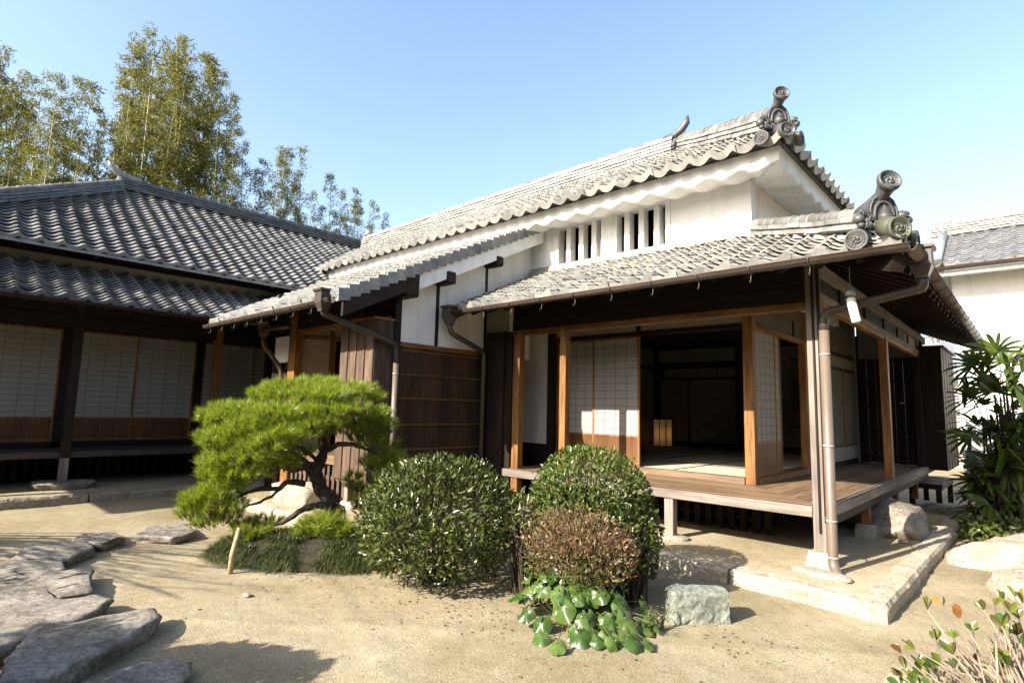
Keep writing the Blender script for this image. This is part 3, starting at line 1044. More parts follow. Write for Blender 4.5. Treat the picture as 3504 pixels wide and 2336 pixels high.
# lintels and beams
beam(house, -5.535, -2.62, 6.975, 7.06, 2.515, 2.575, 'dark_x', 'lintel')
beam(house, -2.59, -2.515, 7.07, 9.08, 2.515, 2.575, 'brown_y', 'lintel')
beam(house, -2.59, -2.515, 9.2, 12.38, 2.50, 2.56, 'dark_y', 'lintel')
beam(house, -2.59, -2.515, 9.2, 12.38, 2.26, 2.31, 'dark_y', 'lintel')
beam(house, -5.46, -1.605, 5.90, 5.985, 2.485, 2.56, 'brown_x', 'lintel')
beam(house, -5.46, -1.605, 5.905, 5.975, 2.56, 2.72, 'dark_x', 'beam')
beam(house, -5.46, -1.605, 5.91, 5.96, 2.722, 3.08, 'dark_x', 'wall_board')
beam(house, -1.585, -1.51, 5.995, 12.9, 2.535, 2.585, 'brown_y', 'lintel')
beam(house, -1.58, -1.505, 5.995, 12.9, 2.587, 2.66, 'grey_y', 'beam')
beam(house, -1.60, -1.49, 5.995, 12.9, 2.83, 2.95, 'grey_y', 'beam')
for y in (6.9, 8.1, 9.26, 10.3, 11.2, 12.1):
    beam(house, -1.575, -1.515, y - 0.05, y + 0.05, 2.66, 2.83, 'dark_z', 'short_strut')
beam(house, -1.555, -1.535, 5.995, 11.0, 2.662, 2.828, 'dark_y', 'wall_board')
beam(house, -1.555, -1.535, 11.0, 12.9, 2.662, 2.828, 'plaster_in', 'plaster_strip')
beam(house, -2.45, -1.6, 5.93, 5.98, 2.99, 3.06, 'dark_x', 'beam')
# plaster strips above the inner lintels
beam(house, -5.535, -2.62, 6.99, 7.05, 2.575, 3.4, 'plaster_in', 'plaster_strip')
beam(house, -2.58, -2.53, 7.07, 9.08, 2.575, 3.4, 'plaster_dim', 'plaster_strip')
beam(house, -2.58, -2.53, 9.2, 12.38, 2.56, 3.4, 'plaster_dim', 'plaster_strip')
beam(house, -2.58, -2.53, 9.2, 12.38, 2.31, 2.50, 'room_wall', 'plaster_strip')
for x in (-4.06, -3.3):
    pass
beam(house, -4.10, -4.03, 6.97, 7.03, 2.576, 2.72, 'dark_z', 'short_strut')
beam(house, -2.56, -2.513, 8.6, 8.66, 2.576, 2.8, 'dark_z', 'short_strut')
# plaster wall left of the screens, and white wall of the side room
beam(house, -6.45, -5.67, 6.985, 7.05, 0.93, 3.4, 'plaster', 'plaster_wall')
beam(house, -6.45, -5.67, 6.98, 7.05, 0.60, 0.93, 'dark_x', 'skirting')
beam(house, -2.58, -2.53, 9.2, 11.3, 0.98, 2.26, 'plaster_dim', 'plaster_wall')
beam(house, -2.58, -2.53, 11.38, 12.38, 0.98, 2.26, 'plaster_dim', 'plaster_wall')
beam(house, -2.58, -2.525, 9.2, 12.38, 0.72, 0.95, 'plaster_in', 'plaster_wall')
beam(house, -2.59, -2.515, 9.2, 12.38, 0.95, 0.98, 'brown_y', 'sill')
beam(house, -2.59, -2.515, 9.2, 12.38, FZ - 0.02, 0.72, 'dark_y', 'sill')
# end wall of the side veranda: boards below, plaster above
mb = MB()
for i in range(7):
    x = -2.52 + i * 0.145
    mb.box(x, x + 0.14, 12.46 + 0.004 * (i % 2), 12.5, FZ, 2.56)
for z in (0.75, 1.2, 1.65, 2.1, 2.5):
    mb.box(-2.52, -1.5, 12.435, 12.458, z, z + 0.04)
mb.build('board_door', 'dark_z', house)
beam(house, -2.52, -1.5, 12.46, 12.5, 2.56, 3.3, 'plaster_dim', 'plaster_wall')
beam(house, -1.87, -1.80, 12.42, 12.434, 1.73, 1.745, 'plaster', 'paper_tag')
# shoji
shoji(house, -5.535, -4.80, 7.035, 7.062, 0.72, 2.515, 0.40, 4, 13, -1)
shoji(house, -4.83, -4.055, 6.99, 7.025, 0.72, 2.515, 0.40, 4, 13, -1)
shoji(house, -2.555, -2.52, 7.08, 7.83, 0.72, 2.515, 0.40, 4, 13, 1)
shoji(house, -2.59, -2.557, 7.38, 8.13, 0.72, 2.515, 0.40, 4, 13, 1)
# tatami room
beam(house, -5.535, -2.62, 6.94, 7.07, FZ, 0.72, 'floor_x', 'sill')
beam(house, -2.60, -2.48, 7.07, 9.08, FZ, 0.72, 'brown_y', 'sill')
mb = MB()
for j in range(5):
    for i in range(4):
        x1 = -2.62 - i * 0.96
        y0 = 7.075 + j * 0.96
        mb.box(x1 - 0.95, x1, y0, y0 + 0.95, 0.66, 0.722)
mb.build('tatami_floor', 'tatami', house)
mb = MB()
for i in range(5):
    x1 = -2.62 - i * 0.96
    mb.box(x1 - 0.02, x1 + 0.02, 7.075, 11.9, 0.7225, 0.7245)
mb.box(-6.4, -2.62, 8.05, 8.10, 0.7226, 0.7246)
mb.build('tatami_border', 'black', house)
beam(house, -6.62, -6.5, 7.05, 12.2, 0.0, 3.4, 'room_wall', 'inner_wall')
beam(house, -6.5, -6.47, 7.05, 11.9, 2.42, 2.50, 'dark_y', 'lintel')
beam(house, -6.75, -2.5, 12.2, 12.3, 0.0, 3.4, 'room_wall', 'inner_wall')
beam(house, -6.5, -2.6, 7.06, 12.2, 2.86, 2.9, 'dark_y', 'ceiling')
beam(house, -6.5, -6.38, 11.85, 11.97, 0.72, 2.86, 'dark_z', 'post')
beam(house, -4.62, -4.50, 11.85, 11.97, 0.72, 2.86, 'dark_z', 'post')
beam(house, -6.38, -4.62, 11.87, 11.95, 2.48, 2.58, 'dark_x', 'lintel')
beam(house, -6.38, -4.62, 11.88, 11.93, 2.58, 2.86, 'room_wall', 'plaster_strip')
# raised alcove floor and the row of small cabinets
beam(house, -6.38, -2.61, 11.85, 12.2, 0.722, 0.84, 'dark_x', 'alcove_floor')
mb = MB()
mb.box(-6.32, -4.62, 11.90, 12.19, 2.20, 2.24)
mb.box(-6.32, -4.62, 11.90, 12.19, 2.44, 2.478)
mb.box(-6.32, -6.29, 11.90, 12.19, 2.24, 2.44)
cab = mb.build('wall_cabinet', 'dark_x', house)
for i in range(4):
    x = -6.28 + i * 0.415
    mb = MB()
    mb.box(x, x + 0.39, 11.93, 11.95, 2.245, 2.435)
    d_ = mb.build('cabinet_door', 'room_wall', cab)
beam(house, -5.83, -5.80, 12.17, 12.198, 0.84, 2.2, 'dark_z', 'post')
# lower part under the floor, slats with black sheets painted as the dark behind
mb = MB()
for i in range(26):
    x = -5.9 + i * 0.14
    mb.box(x, x + 0.07, 6.92, 6.95, PZ, 0.58)
mb.box(-5.9, -2.5, 6.95, 6.97, 0.22, 0.28)
for i in range(36):
    y = 6.95 + i * 0.14
    mb.box(-2.55, -2.52, y, y + 0.07, PZ, 0.58)
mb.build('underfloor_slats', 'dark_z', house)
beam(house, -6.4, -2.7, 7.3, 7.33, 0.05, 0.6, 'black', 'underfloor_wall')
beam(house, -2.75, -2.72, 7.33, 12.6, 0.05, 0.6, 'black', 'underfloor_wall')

# ---- veranda
mb = MB()
bw = 0.118
for i in range(9):
    y0 = 5.905 + i * bw
    y1 = y0 + bw - 0.004
    mb.hexa([(-5.58, y0, FZ - 0.03), (-1.50 - (y0 - 5.905), y0, FZ - 0.03), (-1.50 - (y1 - 5.905), y1, FZ - 0.03), (-5.58, y1, FZ - 0.03), (-5.58, y0, FZ), (-1.50 - (y0 - 5.905), y0, FZ), (-1.50 - (y1 - 5.905), y1, FZ), (-5.58, y1, FZ)])
vf = mb.build('veranda_floor', 'floor_x', house)
mb = MB()
for i in range(9):
    x1 = -1.50 - i * bw
    x0 = x1 - bw + 0.004
    a, b = 5.909 + i * bw, 5.905 + (i + 1) * bw
    mb.hexa([(x0, b, FZ - 0.03), (x1, a, FZ - 0.03), (x1, 12.46, FZ - 0.03), (x0, 12.46, FZ - 0.03), (x0, b, FZ), (x1, a, FZ), (x1, 12.46, FZ), (x0, 12.46, FZ)])
mb.build('veranda_floor', 'floor_y', house)
beam(house, -5.58, -1.605, 5.87, 5.903, FZ - 0.105, FZ - 0.006, 'grey_x', 'edge_beam')
beam(house, -5.44, -1.605, 5.878, 5.93, FZ - 0.002, FZ + 0.010, 'floor_x', 'sliding_rail')
beam(house, -1.498, -1.465, 5.995, 12.9, FZ - 0.10, FZ - 0.004, 'grey_y', 'edge_beam')
beam(house, -1.49, -1.472, 5.995, 12.9, FZ - 0.002, FZ + 0.016, 'grey_y', 'sliding_rail')
beam(house, -1.535, -1.517, 5.995, 12.9, FZ + 0.001, FZ + 0.014, 'grey_y', 'sliding_rail')
post(house, -3.11, -3.005, 5.89, 5.99, 0.13, 0.532, 'grey_z', 'support_post')
post(house, -1.60, -1.51, 7.72, 7.82, 0.23, 0.53, 'brown_z', 'support_post')
post(house, -1.60, -1.51, 9.5, 9.6, 0.2, 0.53, 'brown_z', 'support_post')
post(house, -1.60, -1.51, 11.2, 11.3, 0.2, 0.53, 'brown_z', 'support_post')
beam(house, -1.62, -1.50, 6.2, 12.4, 0.44, 0.53, 'dark_y', 'joist')
# shutter box at the left end of the front veranda
mb = MB()
for i in range(3):
    x = -5.965 + i * 0.13
    mb.box(x, x + 0.127, 5.86 + 0.004 * (i % 2), 5.98, 0.14, 2.50)
mb.box(-5.98, -5.57, 5.84, 6.0, 2.50, 2.55)
mb.build('shutter_box', 'dark_z', house)
beam(house, -5.99, -5.59, 5.9, 5.98, 2.55, 3.0, 'plaster_in', 'plaster_wall')
# shutter box at the far end of the side veranda
mb = MB()
mb.box(-1.505, -1.20, 12.2, 12.23, 0.60, 2.70)
for i in range(9):
    y = 12.23 + i * 0.2
    mb.box(-1.225 + 0.006 * (i % 2), -1.20 + 0.006 * (i % 2), y, y + 0.196, 0.60, 2.70)
mb.box(-1.53, -1.16, 12.17, 14.1, 2.70, 2.73)
mb.build('shutter_box', 'dark_z', house)

# ================================================================== ENTRANCE HALL
hall = thing('entrance_hall', 'low tiled entrance hall in the corner with bark-clad wall and vertical board shutter box', 'house', (-7.5, 5.0, 0))
HS, HZ, HY = 0.485, 2.70, 3.31
HX0, HX1 = -9.62, -5.72
mb = MB()
tile_roof(mb, (0, HY, HZ), (1, 0, 0), (0, 1, 0), -13.2, HX1, 3.57, HS, umin=lambda t: HX0 - 1.12 * t, rnd=random.Random(31), lip=0.045, phase=0.15)
roof_board(mb, (0, HY, HZ), (1, 0, 0), (0, 1, 0), [(HX0, 0.02), (HX1, 0.02), (HX1, 3.57), (HX0 - 4, 3.57)], HS, 0.03)
hroof = mb.build('roof', 'tile_old', hall)
mb = MB()
rafters(mb, (0, HY, HZ), (1, 0, 0), (0, 1, 0), [HX0 + 0.1 + 0.3 * i for i in range(13)], 1.4, HS, drop=0.083)
mb.build('eave_rafters', 'dark_y', hroof)
# hanging verge tiles stepping down the right edge
mb = MB()
nc = 28
for j in range(nc):
    t0, t1 = j * 0.127, (j + 1) * 0.127 - 0.004
    z0, z1 = HZ + HS * t0 + 0.045, HZ + HS * t1 + 0.012
    mb.prism([(HX1 + 0.002, HY + t0 - 0.03, z0 + 0.012), (HX1 + 0.002, HY + t1, z1 + 0.012), (HX1 + 0.002, HY + t1, z1 - 0.13), (HX1 + 0.002, HY + t0 - 0.03, z0 - 0.13)], (0.022 + 0.006 * (j % 2), 0, 0))
mb.build('verge_tiles', 'tile_dark', hroof)
mb = MB()
ridge_stack(mb, [(-13.0, 6.82, HZ + HS * 3.49), (HX1 - 0.02, 6.82, HZ + HS * 3.49)], 0.16, 0.10, 2, 0.03)
mb.build('wall_flashing_tiles', 'noshi', hroof)
def slope_board(parent, x0, x1, ya, yb, up_, dn, mat, name):
    mb = MB()
    za, zb = HZ + HS * (ya - HY), HZ + HS * (yb - HY)
    mb.prism([(x0, ya, za + up_), (x0, yb, zb + up_), (x0, yb, zb + dn), (x0, ya, za + dn)], (x1 - x0, 0, 0))
    return mb.build(name, mat, parent)
slope_board(hroof, HX1 - 0.04, HX1 - 0.005, 4.42, 6.88, -0.075, -0.30, 'plaster', 'bargeboard')
slope_board(hroof, HX1 - 0.045, HX1 - 0.002, 3.36, 4.42, -0.078, -0.27, 'dark_y', 'bargeboard')
slope_board(hroof, HX1 - 0.26, HX1 - 0.045, 3.4, 6.88, -0.085, -0.10, 'plaster_in', 'verge_soffit')
# plaster gable wall with timber posts, bark wainscot below
mb = MB()
def hz(y):
    return HZ + HS * (y - HY) - 0.09
mb.prism([(-6.06, 4.33, 2.25), (-6.06, 6.9, 2.25), (-6.06, 6.9, hz(6.9)), (-6.06, 4.33, hz(4.33))], (0.06, 0, 0))
mb.build('plaster_wall', 'plaster', hall)
post(hall, -6.08, -5.985, 4.27, 4.365, PZ, hz(4.3), 'dark_z')
post(hall, -6.06, -5.988, 4.93, 4.985, 2.28, hz(4.93), 'dark_z')
post(hall, -6.06, -5.988, 5.86, 5.91, 2.28, hz(5.9), 'dark_z')
for y, z, s in ((4.32, 2.93, 0.17), (4.95, 3.20, 0.15), (5.88, 3.62, 0.13)):
    mb = MB()
    mb.bbox(-6.0, -5.70, y - s * 0.55, y + s * 0.55, z - s * 0.6, z + s * 0.5, 0.02)
    mb.build('purlin_end', 'dark_x', hall)
beam(hall, -6.055, -5.985, 4.365, 5.95, 2.215, 2.28, 'brown_y', 'rail')
mb = MB()
rr_ = random.Random(4)
for i in range(9):
    y = 4.37 + i * 0.175
    mb.box(-6.04, -6.002 - rr_.uniform(0, 0.008), y, y + 0.178, PZ, 2.215)
wain = mb.build('bark_wainscot', 'bark', hall)
for z in (2.17, 1.86, 1.555, 1.22, 0.90, 0.58, 0.28):
    mb = MB()
    for k in (0, 0.014):
        mb.tube([(-5.992, 4.37 + i * 0.2, z + k + rr_.uniform(-0.004, 0.004)) for i in range(8)] + [(-5.992, 5.92, z + k)], 0.0065, 6)
    mb.build('bamboo_strip', 'bamboo_strip', wain)
# shutter box with vertical boards
mb = MB()
for i in range(4):
    x = -6.80 + i * 0.195
    mb.box(x, x + 0.172, 3.995, 4.02, 0.52, 2.52)
    mb.box(x + 0.168, x + 0.195, 3.98, 4.015, 0.52, 2.53)
for i in range(2):
    y = 4.0 + i * 0.17
    mb.box(-6.03, -6.012 + 0.004 * i, y, y + 0.166, 0.52, 2.52)
mb.box(-6.80, -6.02, 4.02, 4.03, 0.5, 2.5)
sb = mb.build('shutter_box', 'board', hall)
mb = MB()
mb.box(-6.83, -5.99, 3.96, 4.33, 2.53, 2.56)
mb.build('shutter_box_lid', 'brown_x', sb)
# front opening
post(hall, -8.875, -8.645, 4.28, 4.40, PZ, 2.9, 'brown_z')
post(hall, -6.82, -6.70, 4.28, 4.38, PZ, 2.9, 'dark_z')
beam(hall, -8.645, -6.82, 4.29, 4.38, 2.555, 2.63, 'brown_x', 'lintel')
beam(hall, -9.75, -6.02, 4.30, 4.37, 2.63, 3.1, 'dark_x', 'wall_board')
beam(hall, -9.4, -8.875, 4.30, 4.36, 2.12, 2.55, 'plaster', 'plaster_wall')
beam(hall, -9.20, -9.05, 4.31, 4.37, PZ, 2.13, 'dark_z', 'wall_board')
beam(hall, -9.4, -8.875, 4.31, 4.37, PZ, 2.12, 'dark_z', 'wall_board')
beam(hall, -12.0, -9.4, 5.30, 5.36, PZ, 3.1, 'dark_z', 'wall_board')
beam(hall, -9.46, -9.40, 4.3, 6.7, 0.0, 3.3, 'dark_y', 'wall_board')
beam(hall, -8.82, -8.78, 4.40, 4.96, 0.74, 2.52, 'plaster_tan', 'sleeve_wall')
post(hall, -8.84, -8.76, 4.96, 5.06, 0.6, 2.9, 'brown_z')
beam(hall, -8.83, -8.77, 4.40, 4.96, 2.52, 2.58, 'brown_y', 'lintel')
beam(hall, -8.76, -6.1, 4.98, 5.05, 2.52, 2.575, 'brown_x', 'lintel')
beam(hall, -8.82, -8.785, 4.40, 4.96, 2.58, 2.9, 'plaster_in', 'plaster_strip')
beam(hall, -8.76, -6.1, 5.0, 5.04, 2.575, 2.9, 'plaster_in', 'plaster_strip')
beam(hall, -9.4, -6.1, 4.3, 6.9, 0.68, 0.74, 'floor_x', 'floor')
beam(hall, -8.645, -6.82, 4.27, 4.30, 0.62, 0.745, 'floor_x', 'edge_beam')
beam(hall, -9.4, -6.06, 6.6, 6.7, 0.0, 3.3, 'room_wall', 'inner_wall')
beam(hall, -9.4, -6.1, 4.4, 6.7, 2.9, 2.94, 'dark_x', 'ceiling')
mb = MB()
for i in range(19):
    x = -8.6 + i * 0.135
    mb.box(x, x + 0.06, 4.32, 4.345, PZ, 0.62)
mb.box(-8.64, -6.05, 4.345, 4.36, 0.40, 0.45)
mb.build('underfloor_slats', 'board', hall)
beam(hall, -9.3, -6.1, 4.6, 4.63, 0.05, 0.68, 'black', 'underfloor_wall')  # black sheet stands in for the darkness under the hall floor
post(hall, -6.86, -6.77, 4.20, 4.29, 0.19, 0.52, 'grey_z', 'support_post')
# gutter and downpipe of the hall
ga, gb = (HX0 - 0.05, HY - 0.03, HZ - 0.055), (HX1 - 0.12, HY - 0.03, HZ - 0.05)
mb = MB()
gutter(mb, ga, gb, 0.052)
g = mb.build('gutter', 'copper', hall)
gutter_hooks(g, ga, gb, 0.45, 0.056)
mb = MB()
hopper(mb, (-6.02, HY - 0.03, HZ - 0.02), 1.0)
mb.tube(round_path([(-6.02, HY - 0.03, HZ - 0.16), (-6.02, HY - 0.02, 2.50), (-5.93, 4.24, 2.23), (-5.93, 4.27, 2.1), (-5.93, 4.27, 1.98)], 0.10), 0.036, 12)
mb.build('downpipe', 'pipe_dark', hall)  # upper arm takes the pipe colour with eave shade painted in
mb = MB()
mb.tube([(-5.93, 4.27, 2.0), (-5.93, 4.27, 0.12)], 0.037, 12)
dp = mb.build('downpipe', 'pipe', hall)
for z in (1.86, 1.22):
    mb = MB()
    mb.lathe((-5.93, 4.27, z), (0, 0, 1), [(0.0375, -0.008), (0.041, -0.008), (0.041, 0.008), (0.0375, 0.008)], 14)
    mb.build('pipe_clamp', 'wire', dp)
mb = MB()
hopper(mb, (-8.98, 3.9, 2.60), 0.8)
mb.tube(round_path([(-8.98, 3.9, 2.48), (-8.98, 3.92, 2.36), (-8.95, 4.22, 2.0), (-8.95, 4.24, 0.12)], 0.08), 0.036, 10)
mb.tube([(-8.9, 3.9, 2.60), (-8.3, 4.0, 2.62)], 0.03, 10)
mb.build('downpipe', 'copper', hall)

# ================================================================== SIDE WING
wing = thing('side_wing', 'long dark-roofed wing with shaded paper screens along a narrow veranda', 'house', (-12.5, 3.0, 0))
VZ = 3.78
mb = MB()
tile_roof(mb, (-10.80, 0, VZ), (0, 1, 0), (-1, 0, 0), -0.25, 8.7, 3.2, 0.655, umin=lambda t: -0.25 + t, rnd=random.Random(41), butt=0.038, lip=0.035, pitch=0.262, course=0.118)
roof_board(mb, (-10.80, 0, VZ), (0, 1, 0), (-1, 0, 0), [(-0.25, 0.02), (8.7, 0.02), (8.7, 3.2), (2.95, 3.2)], 0.655, 0.04)
roof_board(mb, (-10.80, -0.25, VZ), (-1, 0, 0), (0, 1, 0), [(0.0, 0.0), (6.4, 0.0), (3.2, 3.2)], 0.655, 0.04, 0)
roof_board(mb, (-17.2, 0, VZ), (0, 1, 0), (1, 0, 0), [(-0.25, 0.0), (8.7, 0.0), (8.7, 3.2), (2.95, 3.2)], 0.655, 0.04, 0)
vroof = mb.build('upper_roof', 'tile_dark', wing)
vr = VZ + 0.655 * 3.2
mb = MB()
ridge_stack(mb, [(-14.0, 2.85, vr - 0.02), (-14.0, 8.6, vr - 0.02)], 0.24, 0.22, 4, 0.07)
mb.build('main_ridge', 'ridge_dark', vroof)
mb = MB()
pts = [(-13.85 + i * 0.4, 2.8 - i * 0.4, vr - 0.655 * (0.15 + i * 0.4) - 0.0) for i in range(8)]
ridge_stack(mb, pts, 0.21, 0.16, 3, 0.075)
mb.build('hip_ridge', 'ridge_dark', vroof)
mb = MB()
onigawara(mb, (-14.0, 2.78, vr + 0.0), (0, -1, 0), 0.34)
mb.tube([(-14.0, 3.2, vr + 0.25), (-14.0, 2.95, vr + 0.26), (-14.0, 2.76, vr + 0.32), (-14.0, 2.64, vr + 0.42), (-14.0, 2.58, vr + 0.52)], [0.07, 0.07, 0.07, 0.055, 0.02], 10)
mb.build('ridge_end_tile', 'tile_dark', vroof)
mb = MB()
WZ = 2.86
tile_roof(mb, (-9.88, 0, WZ), (0, 1, 0), (-1, 0, 0), -2.5, 5.4, 1.72, 0.44, umin=lambda t: -2.5 + t, rnd=random.Random(42), butt=0.038, lip=0.04, phase=0.45, course=0.118, pitch=0.262)
roof_board(mb, (-9.88, 0, WZ), (0, 1, 0), (-1, 0, 0), [(-2.5, 0.02), (5.6, 0.02), (5.6, 1.72), (-0.8, 1.72)], 0.44, 0.04)
roof_board(mb, (-9.88, -2.5, WZ), (-1, 0, 0), (0, 1, 0), [(0.0, 0.0), (8.2, 0.0), (6.4, 1.72), (1.72, 1.72)], 0.44, 0.04, 0)
wroof = mb.build('lower_roof', 'tile_dark', wing)
mb = MB()
rafters(mb, (-9.88, 0, WZ), (0, 1, 0), (-1, 0, 0), [-2.2 + 0.3 * i for i in range(21)], 1.7, 0.44, drop=0.095)
mb.build('eave_rafters', 'dark_x', wroof)
mb = MB()
gutter(mb, (-9.84, -2.4, WZ - 0.055), (-9.84, 3.62, WZ - 0.06), 0.05)
mb.build('gutter', 'dark_y', wing)
beam(wing, -11.66, -11.58, -0.9, 6.9, 3.4, 3.85, 'plaster_in', 'plaster_wall')
beam(wing, -11.58, -10.95, -0.2, 6.2, 3.74, 3.78, 'dark_y', 'eave_soffit')
mb = MB()
for i in range(7):
    y = 0.1 + i * 0.95
    mb.bar((-11.58, y, 3.82), (-10.9, y, 3.72), 0.07, 0.09)
mb.build('eave_rafters', 'dark_x', vroof)
# frame below
for y in (-0.95, 1.83, 3.905):
    post(wing, -11.06, -10.945, y, y + 0.125, 0.55, 3.3, 'brown_z' if y > 3 else 'dark_z')
beam(wing, -11.05, -10.955, -1.4, 5.3, 2.555, 2.74, 'dark_y', 'beam')
beam(wing, -11.04, -10.965, -1.4, 5.3, 2.742, 3.35, 'dark_y', 'wall_board')
for y in (-0.2, 1.86, 3.945):
    post(wing, -12.06, -11.95, y, y + 0.125, FZ, 3.3, 'dark_z')
beam(wing, -12.04, -11.96, -1.4, 5.3, 2.605, 2.665, 'dark_y', 'lintel')
beam(wing, -12.04, -11.97, -1.4, 5.3, 2.665, 3.4, 'plaster_in', 'plaster_strip')
beam(wing, -12.06, -11.95, -1.4, 5.3, FZ - 0.02, 0.74, 'dark_y', 'sill')
for a, b, dx in ((-0.08, 0.90, 0), (0.88, 1.86, 0.034), (1.985, 2.965, 0.034), (2.945, 3.945, 0), (4.07, 5.05, 0.034), (5.03, 5.3, 0)):
    shoji(wing, -12.03 + dx, -12.0 + dx, a, b, 0.74, 2.605, 0.39, 4 if b - a > 0.5 else 1, 16, 1)
mb = MB()
for i in range(8):
    x = -11.02 - i * 0.118
    mb.box(x - 0.114, x, -1.4, 5.3, FZ - 0.03, FZ)
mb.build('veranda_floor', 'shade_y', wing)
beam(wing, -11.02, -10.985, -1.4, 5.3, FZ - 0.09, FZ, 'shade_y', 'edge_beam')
post(wing, -11.05, -10.95, 1.84, 1.95, 0.20, FZ - 0.09, 'grey_z', 'support_post')
post(wing, -11.05, -10.95, 3.92, 4.03, 0.18, FZ - 0.09, 'grey_z', 'support_post')
mb = MB()
for i in range(48):
    y = -1.4 + i * 0.14
    mb.box(-12.0, -11.975, y, y + 0.07, PZ, 0.62)
mb.build('underfloor_slats', 'dark_z', wing)
beam(wing, -12.2, -12.17, -1.4, 6.0, 0.0, 3.9, 'black', 'inner_wall')  # black panel stands in for the dark room behind the screens
beam(wing, -12.2, -11.95, -1.46, -1.4, 0.0, 3.4, 'plaster', 'end_wall')
beam(wing, -16.5, -11.6, -0.2, -0.1, 0.0, 4.0, 'plaster', 'end_wall')

# ================================================================== STONES AND TERRACE
def at(dx, dy, depth):
    """Point at a forward distance (metres) in the direction of the photo position (dx, dy)."""
    X, Y = (dx * 1.4898 - 1752) / 1949.2, (dy * 1.4898 - 1168) / 1949.2
    return Vector((0, 0, CAM_H)) + (rt2 * X - up2 * Y + fw) * depth

def resample(poly, step):
    out = []
    n = len(poly)
    for i in range(n):
        a, b = Vector(poly[i]), Vector(poly[(i + 1) % n])
        k = max(1, int((b - a).length / step))
        for j in range(k):
            out.append(a.lerp(b, j / k))
    return out

def slab(mb, outline, z0, z1, seed, rough=0.02, bulge=0.02, tilt=(0, 0)):
    """Flat natural stone: irregular outline, worn top, undercut sides."""
    ox = sum(p[0] for p in outline) / len(outline)
    oy = sum(p[1] for p in outline) / len(outline)
    P = resample([(ox + (x - ox) * 0.965, oy + (y - oy) * 0.965, 0) for x, y in outline], 0.04)
    n = len(P)
    for _ in range(1):
        P = [(P[i - 1] + P[i] * 2 + P[(i + 1) % n]) / 4 for i in range(n)]
    cx = sum(p.x for p in P) / n
    cy = sum(p.y for p in P) / n
    rows = []
    rings = [0.15, 0.35, 0.55, 0.72, 0.84, 0.93, 0.985]
    V, F = [(cx, cy, z1 + bulge)], []
    sv = seed * 7.31
    def top(x, y, r):
        return z1 + bulge * (1 - r * r) + rough * fbm((x * 3, y * 3, sv), 1, 4) + rough * 0.45 * fbm((x, y, sv), 14, 4) + tilt[0] * (x - cx) + tilt[1] * (y - cy)
    for r in rings:
        for p in P:
            x, y = cx + (p.x - cx) * r, cy + (p.y - cy) * r
            V.append((x, y, top(x, y, r) - (0.005 if r > 0.95 else 0)))
    h = z1 - z0
    for q, grow in ((0.97, 0.995), (0.70, 0.975), (0.4, 0.935), (0.0, 0.87)):
        for i, p in enumerate(P):
            e = 0.03 * fbm((p.x * 7, p.y * 7, sv + q * 4), 1, 4)
            d = Vector((p.x - cx, p.y - cy, 0))
            g = grow + e / max(0.1, d.length) * 1.5
            zt = top(p.x, p.y, 1) - 0.012
            V.append((cx + d.x * g, cy + d.y * g, z0 + (zt - z0) * q))
    for i in range(n):
        F.append((0, 1 + i, 1 + (i + 1) % n))
    m = len(rings) + 4
    for k in range(m - 1):
        for i in range(n):
            j = (i + 1) % n
            F.append((1 + k * n + i, 1 + (k + 1) * n + i, 1 + (k + 1) * n + j, 1 + k * n + j))
    b0 = len(mb.v)
    mb.add(V, F, True)
    return mb

def boulder(mb, c, rad, seed, planes=9, rot=0.0, rough=0.03, n=26):
    rd = random.Random(seed)
    pl = []
    for _ in range(planes):
        v = Vector((rd.gauss(0, 1), rd.gauss(0, 1), rd.gauss(0, 0.8) + 0.15)).normalized()
        pl.append((v, rd.uniform(0.62, 0.92)))
    pl.append((Vector((0.08, -0.05, 1)).normalized(), 0.72))
    V, F = [], []
    m = n // 2
    for i in range(m + 1):
        th = PI * i / m
        for k in range(n):
            an = 2 * PI * k / n
            d = Vector((math.sin(th) * math.cos(an), math.sin(th) * math.sin(an), math.cos(th)))
            r = 1.0
            for v, h in pl:
                q = d.dot(v)
                if q > 0.05:
                    r = min(r, h / q)
            r += rough * 1.3 * fbm(d * 2.2 + Vector((seed, 0, 0)), 1, 4) * 3 + rough * 0.4 * fbm(d * 9 + Vector((seed, 0, 0)), 1, 3)
            x, y, z = d.x * r * rad[0], d.y * r * rad[1], d.z * r * rad[2]
            ca, sa = math.cos(rot), math.sin(rot)
            V.append((c[0] + x * ca - y * sa, c[1] + x * sa + y * ca, c[2] + z))
    for i in range(m):
        for k in range(n):
            k2 = (k + 1) % n
            F.append((i * n + k, (i + 1) * n + k, (i + 1) * n + k2, i * n + k2))
    mb.add(V, F, True)
    return mb

